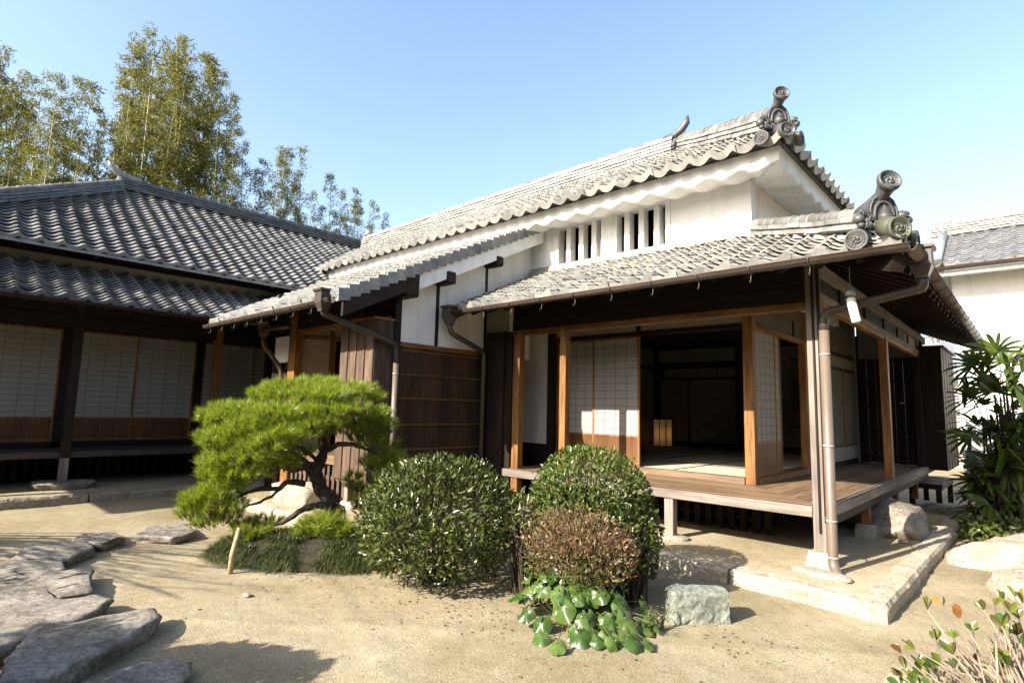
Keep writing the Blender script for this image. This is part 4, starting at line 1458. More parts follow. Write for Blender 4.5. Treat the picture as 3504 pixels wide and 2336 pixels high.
def rough_block(mb, a, b, w, z0, z1, seed, amp=0.012, taper=0.0, chip=0.03):
    """Hewn block lying along a->b (xy), width w to the left of that direction."""
    a, b = Vector((a[0], a[1], 0)), Vector((b[0], b[1], 0))
    d = b - a
    L = d.length
    d.normalize()
    nl = Vector((-d.y, d.x, 0))
    step = 0.035
    nu = max(3, int(L / step))
    prof_ = []
    h = z1 - z0
    c = min(chip, h * 0.2)
    def seg(p, q):
        k = max(1, int((Vector(q) - Vector(p)).length / 0.035))
        return [(p[0] + (q[0] - p[0]) * i / k, p[1] + (q[1] - p[1]) * i / k) for i in range(k)]
    cor = [(0, 0), (0 + taper, h - c), (c * 0.7 + taper, h), (w - c * 0.7 - taper, h), (w - taper, h - c), (w, 0)]
    for p, q in zip(cor, cor[1:]):
        prof_ += seg(p, q)
    prof_.append(cor[-1])
    m = len(prof_)
    V, F = [], []
    for i in range(nu + 1):
        s = L * i / nu
        endk = 1.0
        e = min(s, L - s)
        for (y, z) in prof_:
            p = a + d * s + nl * y + Vector((0, 0, z0 + z))
            q = p * 1.0
            nz = fbm((q.x * 4, q.y * 4, q.z * 4 + seed * 3.7), 1, 4)
            nf = fbm((q.x, q.y, q.z + seed), 22, 3)
            out = Vector((nl.x * (y - w / 2) / (w / 2), nl.y * (y - w / 2) / (w / 2), (z - h / 2) / (h / 2) if h > 0 else 0))
            if i in (0, nu):
                out += d * (1 if i else -1)
            if out.length > 0:
                out.normalize()
            k = amp * (nz * 1.6 + nf * 0.7)
            if e < 0.03:
                k -= amp * 0.8
            if z <= 0.001:
                p += Vector((out.x, out.y, 0)) * k
            else:
                p += out * k
            V.append(p)
    for i in range(nu):
        for k in range(m - 1):
            F.append((i * m + k, (i + 1) * m + k, (i + 1) * m + k + 1, i * m + k + 1))
    F.append(tuple(range(m)))
    F.append(tuple(nu * m + k for k in range(m))[::-1])
    mb.add(V, F, False)
    return mb

terrace = thing('stone_terrace', 'low gravel terrace with hewn curb stones running round under the verandas', 'terrace', (-5, 6, 0))
mb = MB()
mb.prism([(-1.02, 5.2, -0.05), (-1.02, 11.5, -0.05), (-6.0, 11.5, -0.05), (-6.0, 5.3, -0.05)], (0, 0, PZ - 0.008 + 0.05))
mb.build('gravel_bed', 'gravel', terrace)
mb = MB()
mb.prism([(-5.5, 3.65, -0.05), (-5.5, 5.3, -0.05), (-6.0, 5.3, -0.05), (-6.0, 6.0, -0.05), (-10.15, 6.0, -0.05), (-10.15, 3.6, -0.05)], (0, 0, PZ - 0.006 + 0.05))
mb.build('gravel_bed', 'gravel', terrace)
mb = MB()
mb.prism([(-10.16, -3.5, -0.05), (-10.16, 6.0, -0.05), (-16, 6.0, -0.05), (-16, -3.5, -0.05)], (0, 0, PZ - 0.010 + 0.05))
mb.build('gravel_bed', 'gravel', terrace)
def curb(a, b, w, seed, mat='stone_curb'):
    mb = MB()
    rough_block(mb, a, b, w, -0.05, PZ + 0.004, seed, 0.010)
    mb.build('curb_stone', mat, terrace)
curb((-0.895, 5.02), (-0.895 + 0.015, 6.9), 0.20, 1)
curb((-0.88, 6.91), (-0.86, 8.6), 0.20, 2)
curb((-0.86, 8.61), (-0.84, 10.4), 0.22, 3)
curb((-2.09, 5.12), (-1.0, 5.03), 0.24, 4)
curb((-3.4, 5.15), (-2.10, 5.11), 0.22, 5)
curb((-5.45, 5.2), (-3.42, 5.16), 0.22, 6)
curb((-5.5, 5.35), (-5.45, 3.6), -0.2, 7)
curb((-7.3, 3.46), (-5.46, 3.46), 0.22, 8)
curb((-9.95, 3.42), (-7.31, 3.45), 0.22, 9)
curb((-10.02, 2.06), (-9.96, 3.62), 0.22, 10, 'stone_curb_dark')
curb((-10.06, -0.4), (-10.025, 2.05), 0.22, 11, 'stone_curb_dark')
curb((-10.06, -3.2), (-10.06, -0.42), 0.22, 12, 'stone_curb_dark')

# pad stones below the posts
def pad(x, y, w, h, seed, label, taper=0.025):
    mb = MB()
    rough_block(mb, (x - w / 2, y - w / 2), (x + w / 2, y - w / 2), w, PZ - 0.03, PZ + h, seed, 0.006, taper, 0.02)
    # taper along the length as well
    vs = []
    for p in mb.v:
        q = (p[2] - PZ) / max(0.01, h)
        vs.append((x + (p[0] - x) * (1 - 0.16 * max(0, q)), p[1], p[2]))
    mb.v = vs
    mb.build('pad_stone', 'stone_pad', None, label, 'pad stone', 'pad stones under the veranda posts', org=(x, y, PZ))
pad(-1.55, 5.94, 0.235, 0.125, 3, 'squared pad stone under the corner veranda post beside the downpipe')
pad(-1.555, 7.77, 0.22, 0.13, 4, 'shaded squared pad stone under the side veranda support behind the corner post')
mb = MB()
slab(mb, [(-3.22, 5.80), (-3.0, 5.76), (-2.88, 5.84), (-2.86, 6.02), (-3.05, 6.1), (-3.2, 6.0)], 0.06, PZ + 0.018, 5, 0.01, 0.005)
mb.build('pad_stone', 'stone_tan', None, 'flat rough pad stone under the sunlit short veranda support', 'pad stone', 'pad stones under the veranda posts', org=(-3.05, 5.93, PZ))
mb = MB()
boulder(mb, (-3.28, 5.66, PZ + 0.04), (0.13, 0.10, 0.10), 8, 7)
mb.build('small_rock', 'stone_tan', None, 'small pale rock beside the short veranda support near the round bush', 'rock', org=(-3.28, 5.66, PZ))
mb = MB()
slab(mb, [(-11.3, 1.55), (-10.8, 1.5), (-10.66, 1.9), (-10.75, 2.3), (-11.15, 2.35), (-11.36, 2.0)], 0.08, 0.19, 6, 0.015, 0.02)
mb.build('pad_stone', 'stone', None, 'dark low boulder under the support post of the left veranda', 'pad stone', 'pad stones under the veranda posts', org=(-11, 1.9, PZ))
mb = MB()
slab(mb, [(-11.2, 3.75), (-10.85, 3.7), (-10.78, 4.1), (-11.15, 4.2)], 0.08, 0.17, 9, 0.01, 0.02)
mb.build('pad_stone', 'stone', None, 'dark flat stone under the far support post of the left veranda', 'pad stone', 'pad stones under the veranda posts', org=(-11, 3.95, PZ))
mb = MB()
boulder(mb, (-6.81, 4.24, PZ + 0.02), (0.15, 0.12, 0.10), 12, 7)
mb.build('pad_stone', 'stone_pad', None, 'rough pad stone under the pale short post behind the pine', 'pad stone', 'pad stones under the veranda posts', org=(-6.81, 4.24, PZ))
mb = MB()
slab(mb, [(-1.74, 5.58), (-1.5, 5.50), (-1.24, 5.46), (-1.2, 5.56), (-1.4, 5.7), (-1.66, 5.75)], 0.08, PZ + 0.022, 7, 0.008, 0.005)
mb.build('drain_stone', 'stone_pad', None, 'thin flat stone below the foot of the corner downpipe', 'stone', org=(-1.5, 5.6, PZ))

# stepping stones
steps = [
    ('small far stepping stone nearest the pine', [(-7.02, 1.84), (-7.55, 2.18), (-7.28, 2.45), (-6.72, 2.38), (-6.62, 2.12)], 0.06, 'stone', 0.02),
    ('small pale stepping stone, second from the pine, left of it', [(-7.12, 1.33), (-7.49, 1.55), (-7.38, 1.78), (-6.95, 1.78), (-6.78, 1.55)], 0.06, 'stone', 0.025),
    ('long dark stepping stone, third from the pine', [(-6.66, 0.84), (-7.2, 1.05), (-7.05, 1.46), (-6.63, 1.46), (-6.28, 1.18)], 0.075, 'stone', 0.015),
    ('narrow smooth stepping stone between the long dark one and the cracked one', [(-6.33, 0.55), (-6.75, 0.72), (-6.58, 0.98), (-6.31, 1.17), (-5.97, 1.14), (-5.97, 0.86)], 0.06, 'stone', 0.015),
    ('wide stepping stone with deep cracks across its top', [(-5.68, 0.35), (-6.15, 0.68), (-6.03, 0.97), (-5.75, 1.27), (-5.1, 1.15), (-5.02, 0.80), (-5.0, 0.40)], 0.085, 'stone', 0.018),
    ('large pale leaf-shaped stepping stone before the cracked one', [(-4.62, 0.18), (-5.0, 0.30), (-5.12, 0.72), (-4.97, 1.14), (-4.74, 1.2), (-4.45, 0.95), (-4.26, 0.52), (-4.3, 0.22)], 0.10, 'stone', 0.016),
    ('large thick dark slab with a pointed tip in the left foreground', [(-3.98, 0.52), (-4.42, 0.70), (-4.40, 1.05), (-4.36, 1.34), (-4.12, 1.30), (-3.88, 1.0), (-3.6, 0.64), (-3.68, 0.48)], 0.115, 'stone', 0.012),
    ('stepping stone cut off by the bottom edge of the photo', [(-3.30, 0.56), (-3.56, 0.76), (-3.64, 1.08), (-3.45, 1.25), (-3.19, 1.12), (-3.02, 0.75)], 0.07, 'stone', 0.018),
]
for i, (lab, out, h, mat, rg) in enumerate(steps):
    mb = MB()
    slab(mb, out, -0.04, h, i + 1, rg, 0.012)
    cx = sum(p[0] for p in out) / len(out)
    cy = sum(p[1] for p in out) / len(out)
    st = mb.build('stepping_stone', mat, None, lab, 'stepping stone', 'stepping stones', org=(cx, cy, 0))
    if 'cracks' in lab:
        ck = MB()
        for pts in ([(-6.02, 0.80), (-5.8, 0.86), (-5.66, 0.78), (-5.35, 0.9), (-5.05, 0.92)], [(-5.62, 1.2), (-5.58, 1.0), (-5.66, 0.78), (-5.60, 0.55), (-5.52, 0.42)], [(-5.35, 0.9), (-5.3, 1.12)]):
            pp = resample([(x, y, 0) for x, y in pts], 0.05)[:-int(1)]
            pp = []
            for a, b in zip(pts, pts[1:]):
                for k in range(6):
                    t = k / 6
                    x, y = a[0] + (b[0] - a[0]) * t, a[1] + (b[1] - a[1]) * t
                    pp.append((x + 0.012 * fbm((x, y, 1), 12, 2), y + 0.012 * fbm((x, y, 5), 12, 2), h + 0.008 + rg * fbm((x * 3, y * 3, (i + 1) * 7.31), 1, 4)))
            ck.tube(pp, 0.0035, 5)
        ck.build('crack', 'black', st)
mb = MB()
slab(mb, [(-8.02, 3.72), (-7.55, 3.66), (-7.12, 3.80), (-7.05, 4.05), (-7.35, 4.22), (-7.9, 4.16)], 0.08, 0.35, 21, 0.03, 0.02)
mb.build('shoe_stone', 'stone_tan', None, 'big pale flat-topped stone step in front of the hall entrance behind the pine', 'stone', org=(-7.5, 3.95, PZ))
mb = MB()
rough_block(mb, (-1.985, 3.855), (-1.686, 4.171), 0.20, -0.04, 0.205, 31, 0.014, 0.012, 0.02)
mb.build('stone_block', 'stone_green', None, 'greenish cut stone block standing on the sand right of the leafy plant', 'stone block', org=(-1.9, 4.05, 0))
mb = MB()
boulder(mb, (-1.40, 8.5, PZ + 0.10), (0.40, 0.85, 0.30), 23, 7, 0.1, 0.022, 40)
mb.build('boulder', 'stone', None, 'angular grey boulder on the terrace, half in the shade of the side veranda', 'rock', org=(-1.42, 8.5, PZ))
mb = MB()
boulder(mb, (-0.36, 8.05, 0.02), (0.50, 0.80, 0.30), 9, 6, -0.2, 0.02)
mb.build('boulder', 'stone_tan', None, 'broad rounded boulder right of the terrace corner below the palms', 'rock', org=(-0.36, 8.05, 0))
mb = MB()
boulder(mb, (-0.10, 6.75, 0.0), (0.36, 0.42, 0.20), 14, 6, 0.3, 0.02)
mb.build('boulder', 'stone_tan', None, 'low pale rock at the right edge of the photo in front of the rounded boulder', 'rock', org=(-0.1, 6.75, 0))
mb = MB()
boulder(mb, (-0.56, 3.96, -0.01), (0.19, 0.22, 0.10), 17, 6, 0.3, 0.02)
mb.build('boulder', 'stone_tan', None, 'small pale rock under the twiggy shrub at the bottom edge', 'rock', org=(-0.56, 3.96, 0))
mb = MB()
boulder(mb, (-1.0, 10.9, 0.08), (0.5, 0.5, 0.16), 19, 7, 0.6, 0.02)
mb.build('boulder', 'stone', None, 'shaded flat rock at the far end of the terrace by the dark bench', 'rock', org=(-1.0, 10.9, 0))
for k, (x, y, s, sd_, lab) in enumerate(((-4.52, 1.99, 0.035, 3, 'small whitish pebble on bare sand below the pine'), (-3.10, 1.47, 0.02, 4, 'tiny pebble inside the round bush shadow'), (-1.20, 7.72, 0.05, 5, 'thin stone chip at the foot of the angular boulder'))):
    mb = MB()
    boulder(mb, (x, y, (PZ if k == 2 else 0) + s * 0.2), (s * 1.3, s, s * 0.5), sd_, 5, sd_, 0.02, 12)
    mb.build('pebble', 'stone_tan', None, lab, 'pebble', org=(x, y, 0))
pb = MB()
rdp = random.Random(77)
for _ in range(900):
    x, y = rdp.uniform(-8, -0.2), rdp.uniform(1.0, 5.0)
    s = 0.0018 + 0.004 * rdp.random() ** 4
    z = ground_h(x, y)
    pb.ball((x, y, z), s, 5, (rdp.uniform(0.8, 1.6), rdp.uniform(0.8, 1.6), 0.8))
pb.build('scattered_grit', 'sand', kind='stuff', label='scattered grit and crumbs on the sand', cat='grit')

# ================================================================== SMALL THINGS ROUND THE HOUSE
# hanging white lamp under the corner eave
lp = thing('hanging_lamp', 'white tube lamp with a metal cap hanging from a wire under the corner eave', 'lamp', (-1.10, 5.49, 2.28))
mb = MB()
a = Vector((-1.10, 5.49, 2.262))
dw = Vector((-0.04, 0.01, 0.21))
mb.tube([a, a + dw * 0.02, a + dw * 0.98, a + dw], [0.034, 0.036, 0.036, 0.034], 18)
mb.build('lamp_tube', 'plaster', lp)
mb = MB()
top = a + dw
mb.lathe(top + Vector((0, 0, 0.004)), (0, 0, 1), [(0.02, 0), (0.02, 0.022), (0.040, 0.022), (0.040, 0.04), (0.034, 0.06), (0.018, 0.075), (0.004, 0.078)], 18)
mb.build('cap', 'wire', lp)
mb = MB()
mb.tube([top + Vector((0, 0, 0.08)), top + Vector((0.002, 0.004, 0.5))], 0.003, 5)
mb.build('wire', 'wire', lp)
# paper floor lamp inside
M['lampglow'] = None
m, nt, b = new_mat('glowing_paper')
b.inputs['Base Color'].default_value = (0.62, 0.50, 0.32, 1)
b.inputs['Roughness'].default_value = 0.9
v = coords(nt)
g_ = nt.nodes.new("ShaderNodeTexGradient")
g_.gradient_type = 'SPHERICAL'
mp = g_.inputs[0].links
mpn = nt.nodes.new("ShaderNodeMapping")
mpn.inputs['Scale'].default_value = (4.0, 4.0, 4.0)
mpn.inputs['Location'].default_value = (0, 0, -0.27 * 4.0)
nt.links.new(v, mpn.inputs[0])
nt.links.new(mpn.outputs[0], g_.inputs[0])
em = ramp(nt, g_.outputs[0], [(0.0, (0.012, 0.007, 0.003)), (0.5, (0.05, 0.022, 0.006)), (1.0, (0.40, 0.17, 0.04))])
nt.links.new(em.outputs[0], b.inputs['Emission Color'])
b.inputs['Emission Strength'].default_value = 1.6
M['lampglow'] = m
fl = thing('floor_lamp', 'glowing square paper floor lamp on the mats inside the dark room', 'lamp', (-6.10, 11.52, 0.724))
mb = MB()
for sx in (-1, 1):
    mb.box(-6.10 + sx * 0.15 - 0.008, -6.10 + sx * 0.15 + 0.008, 11.37, 11.386, 0.726, 1.32)
    mb.box(-6.10 + sx * 0.15 - 0.008, -6.10 + sx * 0.15 + 0.008, 11.654, 11.67, 0.726, 1.32)
mb.box(-6.25, -5.95, 11.37, 11.384, 1.305, 1.32)
mb.box(-6.108, -6.092, 11.365, 11.375, 0.75, 1.31)
mb.box(-6.26, -5.94, 11.36, 11.68, 0.725, 0.745)
mb.build('frame', 'dark_z', fl)
mb = MB()
mb.box(-6.242, -5.958, 11.378, 11.662, 0.746, 1.304)
mb.build('lamp_shade', 'lampglow', fl)
# plate on a stand
M['porcelain'] = mat_noise('painted_porcelain', (0.04, 0.05, 0.12), (0.45, 0.45, 0.46), 14, 0.2, spec=0.5)
pl_ = thing('display_plate', 'round patterned plate on a stand in the alcove of the dark room', 'plate', (-5.32, 11.98, 0.84))
mb = MB()
mb.lathe((-5.32, 11.98, 1.06), (0, -1, 0.18), [(0.06, -0.03), (0.13, -0.015), (0.195, 0.012), (0.20, 0.016), (0.19, 0.018), (0.12, 0.002), (0.001, -0.002)], 30)
mb.build('plate', 'porcelain', pl_)
mb = MB()
for sx in (-1, 1):
    mb.tube([(-5.32 + sx * 0.09, 11.90, 0.845), (-5.32 + sx * 0.09, 12.0, 0.86), (-5.32 + sx * 0.07, 12.06, 1.05)], 0.010, 6)
mb.box(-5.42, -5.22, 11.91, 12.05, 0.842, 0.852)
mb.build('stand', 'dark_x', pl_)
# hanging scroll
M['scroll_silk'] = mat_noise('scroll_silk', (0.20, 0.13, 0.05), (0.26, 0.18, 0.08), 8, 0.8)
M['scroll_art'] = mat_noise('ink_painting', (0.03, 0.03, 0.025), (0.16, 0.14, 0.10), 9, 0.8)
hs = thing('hanging_scroll', 'hanging scroll with a dark ink painting on the wall seen through the side opening', 'scroll', (-3.48, 12.18, 1.5))
mb = MB()
mb.box(-3.66, -3.30, 12.178, 12.184, 1.25, 2.58)
mb.build('backing', 'scroll_silk', hs)
mb = MB()
mb.box(-3.62, -3.34, 12.172, 12.176, 1.58, 2.18)
mb.build('painting', 'scroll_art', hs)
mb = MB()
mb.tube([(-3.69, 12.17, 1.25), (-3.27, 12.17, 1.25)], 0.014, 8)
mb.tube([(-3.67, 12.175, 2.58), (-3.29, 12.175, 2.58)], 0.008, 6)
mb.build('rollers', 'dark_x', hs)
# dark bench
bn = thing('slatted_bench', 'dark wooden bench with a checkered slat top beside the far shutter box', 'bench', (-1.35, 11.8, PZ))
mb = MB()
mb.box(-1.66, -1.20, 11.30, 11.36, 0.36, 0.44)
mb.box(-1.66, -1.20, 12.84, 12.90, 0.36, 0.44)
mb.box(-1.66, -1.61, 11.36, 12.84, 0.36, 0.44)
mb.box(-1.25, -1.20, 11.36, 12.84, 0.36, 0.44)
mb.build('frame', 'dark_y', bn)
mb = MB()
for i in range(11):
    y = 11.40 + i * 0.13
    mb.box(-1.61, -1.25, y, y + 0.065, 0.405, 0.443)
for i in range(3):
    x = -1.56 + i * 0.12
    mb.box(x, x + 0.06, 11.36, 12.84, 0.39, 0.404)
mb.build('slats', 'grey_x', bn)
for x in (-1.64, -1.29):
    for y in (11.32, 12.80):
        mb = MB()
        mb.box(x, x + 0.075, y, y + 0.075, PZ - 0.1, 0.36)
        mb.build('leg', 'dark_z', bn)
# person standing in the hall, mostly hidden
M['skin'] = mat_noise('skin', (0.42, 0.25, 0.17), (0.48, 0.29, 0.20), 6, 0.5, spec=0.3)
M['hair'] = mat_noise('black_hair', (0.006, 0.005, 0.005), (0.016, 0.013, 0.012), 60, 0.45)
M['coat'] = mat_noise('dark_clothing', (0.012, 0.012, 0.014), (0.022, 0.021, 0.024), 20, 0.8)
per = thing('person', 'dark-haired person in dark clothes standing inside the hall doorway, turned aside', 'person', (-9.0, 5.30, 0.74))
def skin_body(name, joints, edges, mat, parent, sub=2):
    me = bpy.data.meshes.new(name)
    base = ORG[parent]
    me.from_pydata([tuple(Vector(p) - base) for p, r in joints], edges, [])
    o = bpy.data.objects.new(name, me)
    col.objects.link(o)
    o.parent = parent
    ORG[o] = base
    o.modifiers.new('skin', 'SKIN').use_smooth_shade = True
    for i, (p, r) in enumerate(joints):
        me.skin_vertices[0].data[i].radius = (r, r) if isinstance(r, float) else r
        me.skin_vertices[0].data[i].use_root = (i == 0)
    o.modifiers.new('sub', 'SUBSURF').render_levels = sub
    dep = bpy.context.evaluated_depsgraph_get()
    m2 = bpy.data.meshes.new_from_object(o.evaluated_get(dep))
    o.modifiers.clear()
    o.data = m2
    for p in m2.polygons:
        p.use_smooth = True
    m2.materials.clear()
    m2.materials.append(M[mat])
    return o
PX, PY, P0 = -9.0, 5.30, 0.74
def J(x, y, z, r):
    return ((PX + x, PY + y, P0 + z), r)
# facing: mostly towards +x, a little to -y
joints = [J(0, 0, 0.80, (0.13, 0.10)), J(0, 0, 0.98, (0.13, 0.10)), J(0, 0, 1.16, (0.15, 0.11)), J(0, 0, 1.25, (0.10, 0.08)), J(0.005, 0, 1.31, 0.055), J(0.02, 0, 1.36, 0.052),
          J(0.02, 0.16, 1.22, 0.06), J(0.03, 0.20, 0.98, 0.047), J(0.10, 0.20, 0.76, 0.036), J(0.14, 0.19, 0.70, 0.03),
          J(0.02, -0.16, 1.22, 0.06), J(0.03, -0.20, 0.98, 0.047), J(0.10, -0.20, 0.76, 0.036), J(0.14, -0.19, 0.70, 0.03),
          J(0.0, 0.09, 0.72, 0.085), J(0.01, 0.09, 0.42, 0.062), J(0, 0.09, 0.08, 0.045), J(0.10, 0.09, 0.035, 0.035),
          J(0.0, -0.09, 0.72, 0.085), J(0.01, -0.09, 0.42, 0.062), J(0, -0.09, 0.08, 0.045), J(0.10, -0.09, 0.035, 0.035)]
edges = [(0, 1), (1, 2), (2, 3), (3, 4), (4, 5), (2, 6), (6, 7), (7, 8), (8, 9), (2, 10), (10, 11), (11, 12), (12, 13), (0, 14), (14, 15), (15, 16), (16, 17), (0, 18), (18, 19), (19, 20), (20, 21)]
body = skin_body('body', joints, edges, 'coat', per)
hd = MB()
hc = Vector((PX + 0.04, PY - 0.005, P0 + 1.43))
hd.ball(hc, 0.085, 22, (1.12, 0.88, 1.32))
hd.ball(hc + Vector((0.03, 0, -0.045)), 0.068, 18, (1.05, 0.85, 1.0))
hd.prism([hc + Vector((0.088, -0.004, 0.015)), hc + Vector((0.112, -0.004, -0.022)), hc + Vector((0.085, -0.018, -0.03)), hc + Vector((0.085, 0.010, -0.03))], (0, 0.006, 0), True)
for s in (-1, 1):
    hd.ball(hc + Vector((-0.005, s * 0.075, -0.01)), 0.022, 8, (0.9, 0.5, 1.4))
hd.tube([hc + Vector((-0.01, 0, -0.06)), hc + Vector((-0.02, 0, -0.12))], 0.05, 12)
hdo = hd.build('head', 'skin', per)
ey = MB()
for s in (-1, 1):
    ey.ball(hc + Vector((0.084, s * 0.03, 0.008)), 0.010, 8)
ey.build('eyes', 'hair', hdo)
mo = MB()
mo.ball(hc + Vector((0.088, 0, -0.066)), 0.014, 8, (0.6, 1.5, 0.35))
mo.build('mouth', 'scroll_silk', hdo)
hr = MB()
hr.ball(hc + Vector((-0.018, 0, 0.028)), 0.096, 20, (1.08, 0.98, 1.16))
for k in range(60):
    an, zz = random.uniform(1.2, 5.1), random.uniform(-0.05, 0.09)
    p = hc + Vector((-0.018 + 0.098 * math.cos(an), 0.090 * math.sin(an), zz))
    hr.tube([p, p + Vector((-0.004, 0, -0.05))], [0.009, 0.003], 4)
hr.build('hair', 'hair', per)
for sy in (-1, 1):
    hm = MB()
    wv = Vector((PX + 0.14, PY + sy * 0.19, P0 + 0.70))
    hm.ball(wv + Vector((0.015, 0, -0.035)), 0.036, 10, (0.7, 0.45, 1.15))
    for q in range(4):
        o = Vector((0.012 * (q - 1.5) + 0.015, 0, -0.07))
        ln = (0.055, 0.065, 0.062, 0.05)[q]
        hm.tube([wv + o, wv + o + Vector((0.006, -sy * 0.006, -ln * 0.55)), wv + o + Vector((0.004, -sy * 0.022, -ln))], [0.008, 0.0075, 0.006], 6)
    hm.tube([wv + Vector((0.035, 0, -0.02)), wv + Vector((0.05, -sy * 0.012, -0.05)), wv + Vector((0.05, -sy * 0.02, -0.075))], [0.009, 0.0085, 0.007], 6)
    hm.build('hand', 'skin', per)

# ================================================================== STOREHOUSE AND WALLS BEYOND
kura = thing('storehouse', 'white plastered storehouse beyond the palms with a tiled roof and grey lattice-patterned base', 'storehouse', (2, 20, 0))
mb = MB()
mb.box(-1.46, 7.0, 18.0, 23.5, 0.0, 5.25)
mb.build('wall', 'plaster', kura)
mb = MB()
mb.prism([(-1.95, 17.25, 4.98), (-1.95, 17.35, 5.22), (-1.95, 18.0, 5.55), (-1.95, 18.0, 5.12), (-1.95, 17.45, 4.98)], (9.2, 0, 0))
mb.build('cornice', 'plaster', kura)
M['slate'] = mat_noise('dark_slate_panel', (0.075, 0.08, 0.085), (0.12, 0.125, 0.13), 5, 0.6)
mb = MB()
mb.box(-1.45, 7.0, 17.96, 17.995, 0.0, 1.54)
base_ = mb.build('tiled_base', 'slate', kura)
mb = MB()
mb.bbox(-1.47, -1.36, 17.93, 17.96, 0.0, 1.56, 0.01)
mb.bbox(-1.36, 7.0, 17.93, 17.96, 1.48, 1.56, 0.01)
mb.bbox(-1.36, 7.0, 17.93, 17.96, 0.0, 0.06, 0.01)
dgn = 0.50
i = -4
for i in range(-4, 18):
    for sg in (1, -1):
        x0 = -1.36 + i * dgn
        # line x = x0 +- z
        za, zb = 0.06, 1.48
        xa, xb = x0 + sg * za + (0 if sg > 0 else dgn), x0 + sg * zb + (0 if sg > 0 else dgn)
        # clip to the panel
        pts = []
        for t in (0, 1):
            pts.append((xa + (xb - xa) * t, za + (zb - za) * t))
        (xa, za), (xb, zb) = pts
        if sg > 0 and xa < -1.36:
            za += (-1.36 - xa); xa = -1.36
        if sg < 0 and xb < -1.36:
            zb -= (-1.36 - xb); xb = -1.36
        if zb - za < 0.05 or max(xa, xb) > 6.9:
            continue
        mb.tube([(xa, 17.955, za), (xb, 17.955, zb)], 0.033, 8)
mb.build('raised_lattice', 'plaster', base_)
mb = MB()
tile_roof(mb, (0, 17.2, 5.24), (1, 0, 0), (0, 1, 0), -1.75, 7.3, 2.1, 0.60, rnd=random.Random(51), lip=0.05)
roof_board(mb, (0, 17.2, 5.24), (1, 0, 0), (0, 1, 0), [(-1.9, 0), (7.3, 0), (7.3, 2.1), (-1.9, 2.1)], 0.60, 0.03)
roof_board(mb, (0, 21.4, 5.24), (1, 0, 0), (0, -1, 0), [(-1.9, 0), (7.3, 0), (7.3, 2.1), (-1.9, 2.1)], 0.60, 0.03, 0)
kr = mb.build('roof', 'tile_cool', kura)
mb = MB()
ridge_stack(mb, [(-1.95, 19.3, 6.46), (7.3, 19.3, 6.46)], 0.30, 0.34, 5, 0.08)
mb.build('main_ridge', 'noshi', kr)
mb = MB()
mb.tube([(-1.66, 17.14, 5.30), (-1.66, 19.2, 6.53)], 0.10, 14)
mb.build('verge_roll', 'tile_blue', kr)
eave_disc(kr, (-1.66, 17.12, 5.29), (0, -1, 0), 0.12, 'mossy', 0.1)
mb = MB()
for j in range(10):
    t = j * 0.215
    mb.box(-1.98, -1.74, 17.2 + t, 17.2 + t + 0.20, 5.2 + 0.6 * t, 5.27 + 0.6 * t)
mb.build('verge_tiles', 'tile_cool', kr)
mb = MB()
gutter(mb, (-1.95, 17.12, 5.16), (7.2, 17.12, 5.16), 0.06)
mb.build('gutter', 'copper', kura)
mb = MB()
hopper(mb, (0.18, 17.10, 5.25), 1.9)
mb.tube(round_path([(0.18, 17.10, 4.98), (0.18, 17.12, 4.85), (0.22, 17.86, 4.3), (0.22, 17.9, 4.1), (0.22, 17.9, 0.1)], 0.12), 0.06, 12)
kd = mb.build('downpipe', 'pipe', kura)
for z in (3.9, 3.0, 2.1):
    mb = MB()
    mb.lathe((0.22, 17.9, z), (0, 0, 1), [(0.062, -0.02), (0.07, -0.02), (0.07, 0.02), (0.062, 0.02)], 12)
    mb.build('pipe_clamp', 'wire', kd)
gw = thing('garden_wall', 'tan plastered garden wall with a tiled coping in the gap left of the storehouse', 'wall', (-4, 22, 0))
mb = MB()
mb.box(-9, -1.5, 22.0, 22.3, 0, 1.72)
mb.build('wall', 'plaster_tan', gw)
mb = MB()
mb.prism([(-9, 21.75, 1.74), (-9, 22.15, 2.0), (-9, 22.55, 1.74)], (7.4, 0, 0))
mb.box(-9, -1.6, 22.0, 22.3, 1.98, 2.04)
mb.box(-9, -1.6, 22.03, 22.27, 2.06, 2.11)
mb.box(-9, -1.6, 22.06, 22.24, 2.13, 2.2)
mb.build('coping', 'tile_old', gw)
fb = thing('far_building', 'pale gabled building far behind the garden wall', 'building', (-6, 32, 0))
mb = MB()
mb.box(-14, -1.5, 32, 38, 0, 3.3)
mb.build('wall', 'plaster', fb)
mb = MB()
mb.prism([(-14.5, 31.2, 3.2), (-14.5, 31.2, 3.35), (-14.5, 35, 5.2), (-14.5, 38.8, 3.35), (-14.5, 38.8, 3.2), (-14.5, 35, 5.0)], (13.4, 0, 0))
mb.build('roof', 'tile_dark', fb)

# ================================================================== PLANTS
def leaf(V, F, p, d, nrm, L, W, fold=0.25, droop=0.0):
    """One leaf: six points, folded along its midrib, appended to V/F."""
    d = d.normalized()
    s = d.cross(nrm)
    if s.length < 1e-4:
        s = d.cross(Vector((1, 0.3, 0.2)))
    s.normalize()
    n = s.cross(d)
    b = len(V)
    m1, m2 = p + d * (L * 0.32) + n * (-droop * L * 0.1), p + d * (L * 0.68) - n * (droop * L * 0.35)
    V.append(p)
    V.append(m1 + s * (W * 0.5) + n * (fold * W * 0.5))
    V.append(m2 + s * (W * 0.38) + n * (fold * W * 0.38))
    V.append(p + d * L - n * (droop * L))
    V.append(m2 - s * (W * 0.38) + n * (fold * W * 0.38))
    V.append(m1 - s * (W * 0.5) + n * (fold * W * 0.5))
    F.append((b, b + 1, b + 2, b + 3))
    F.append((b, b + 3, b + 4, b + 5))

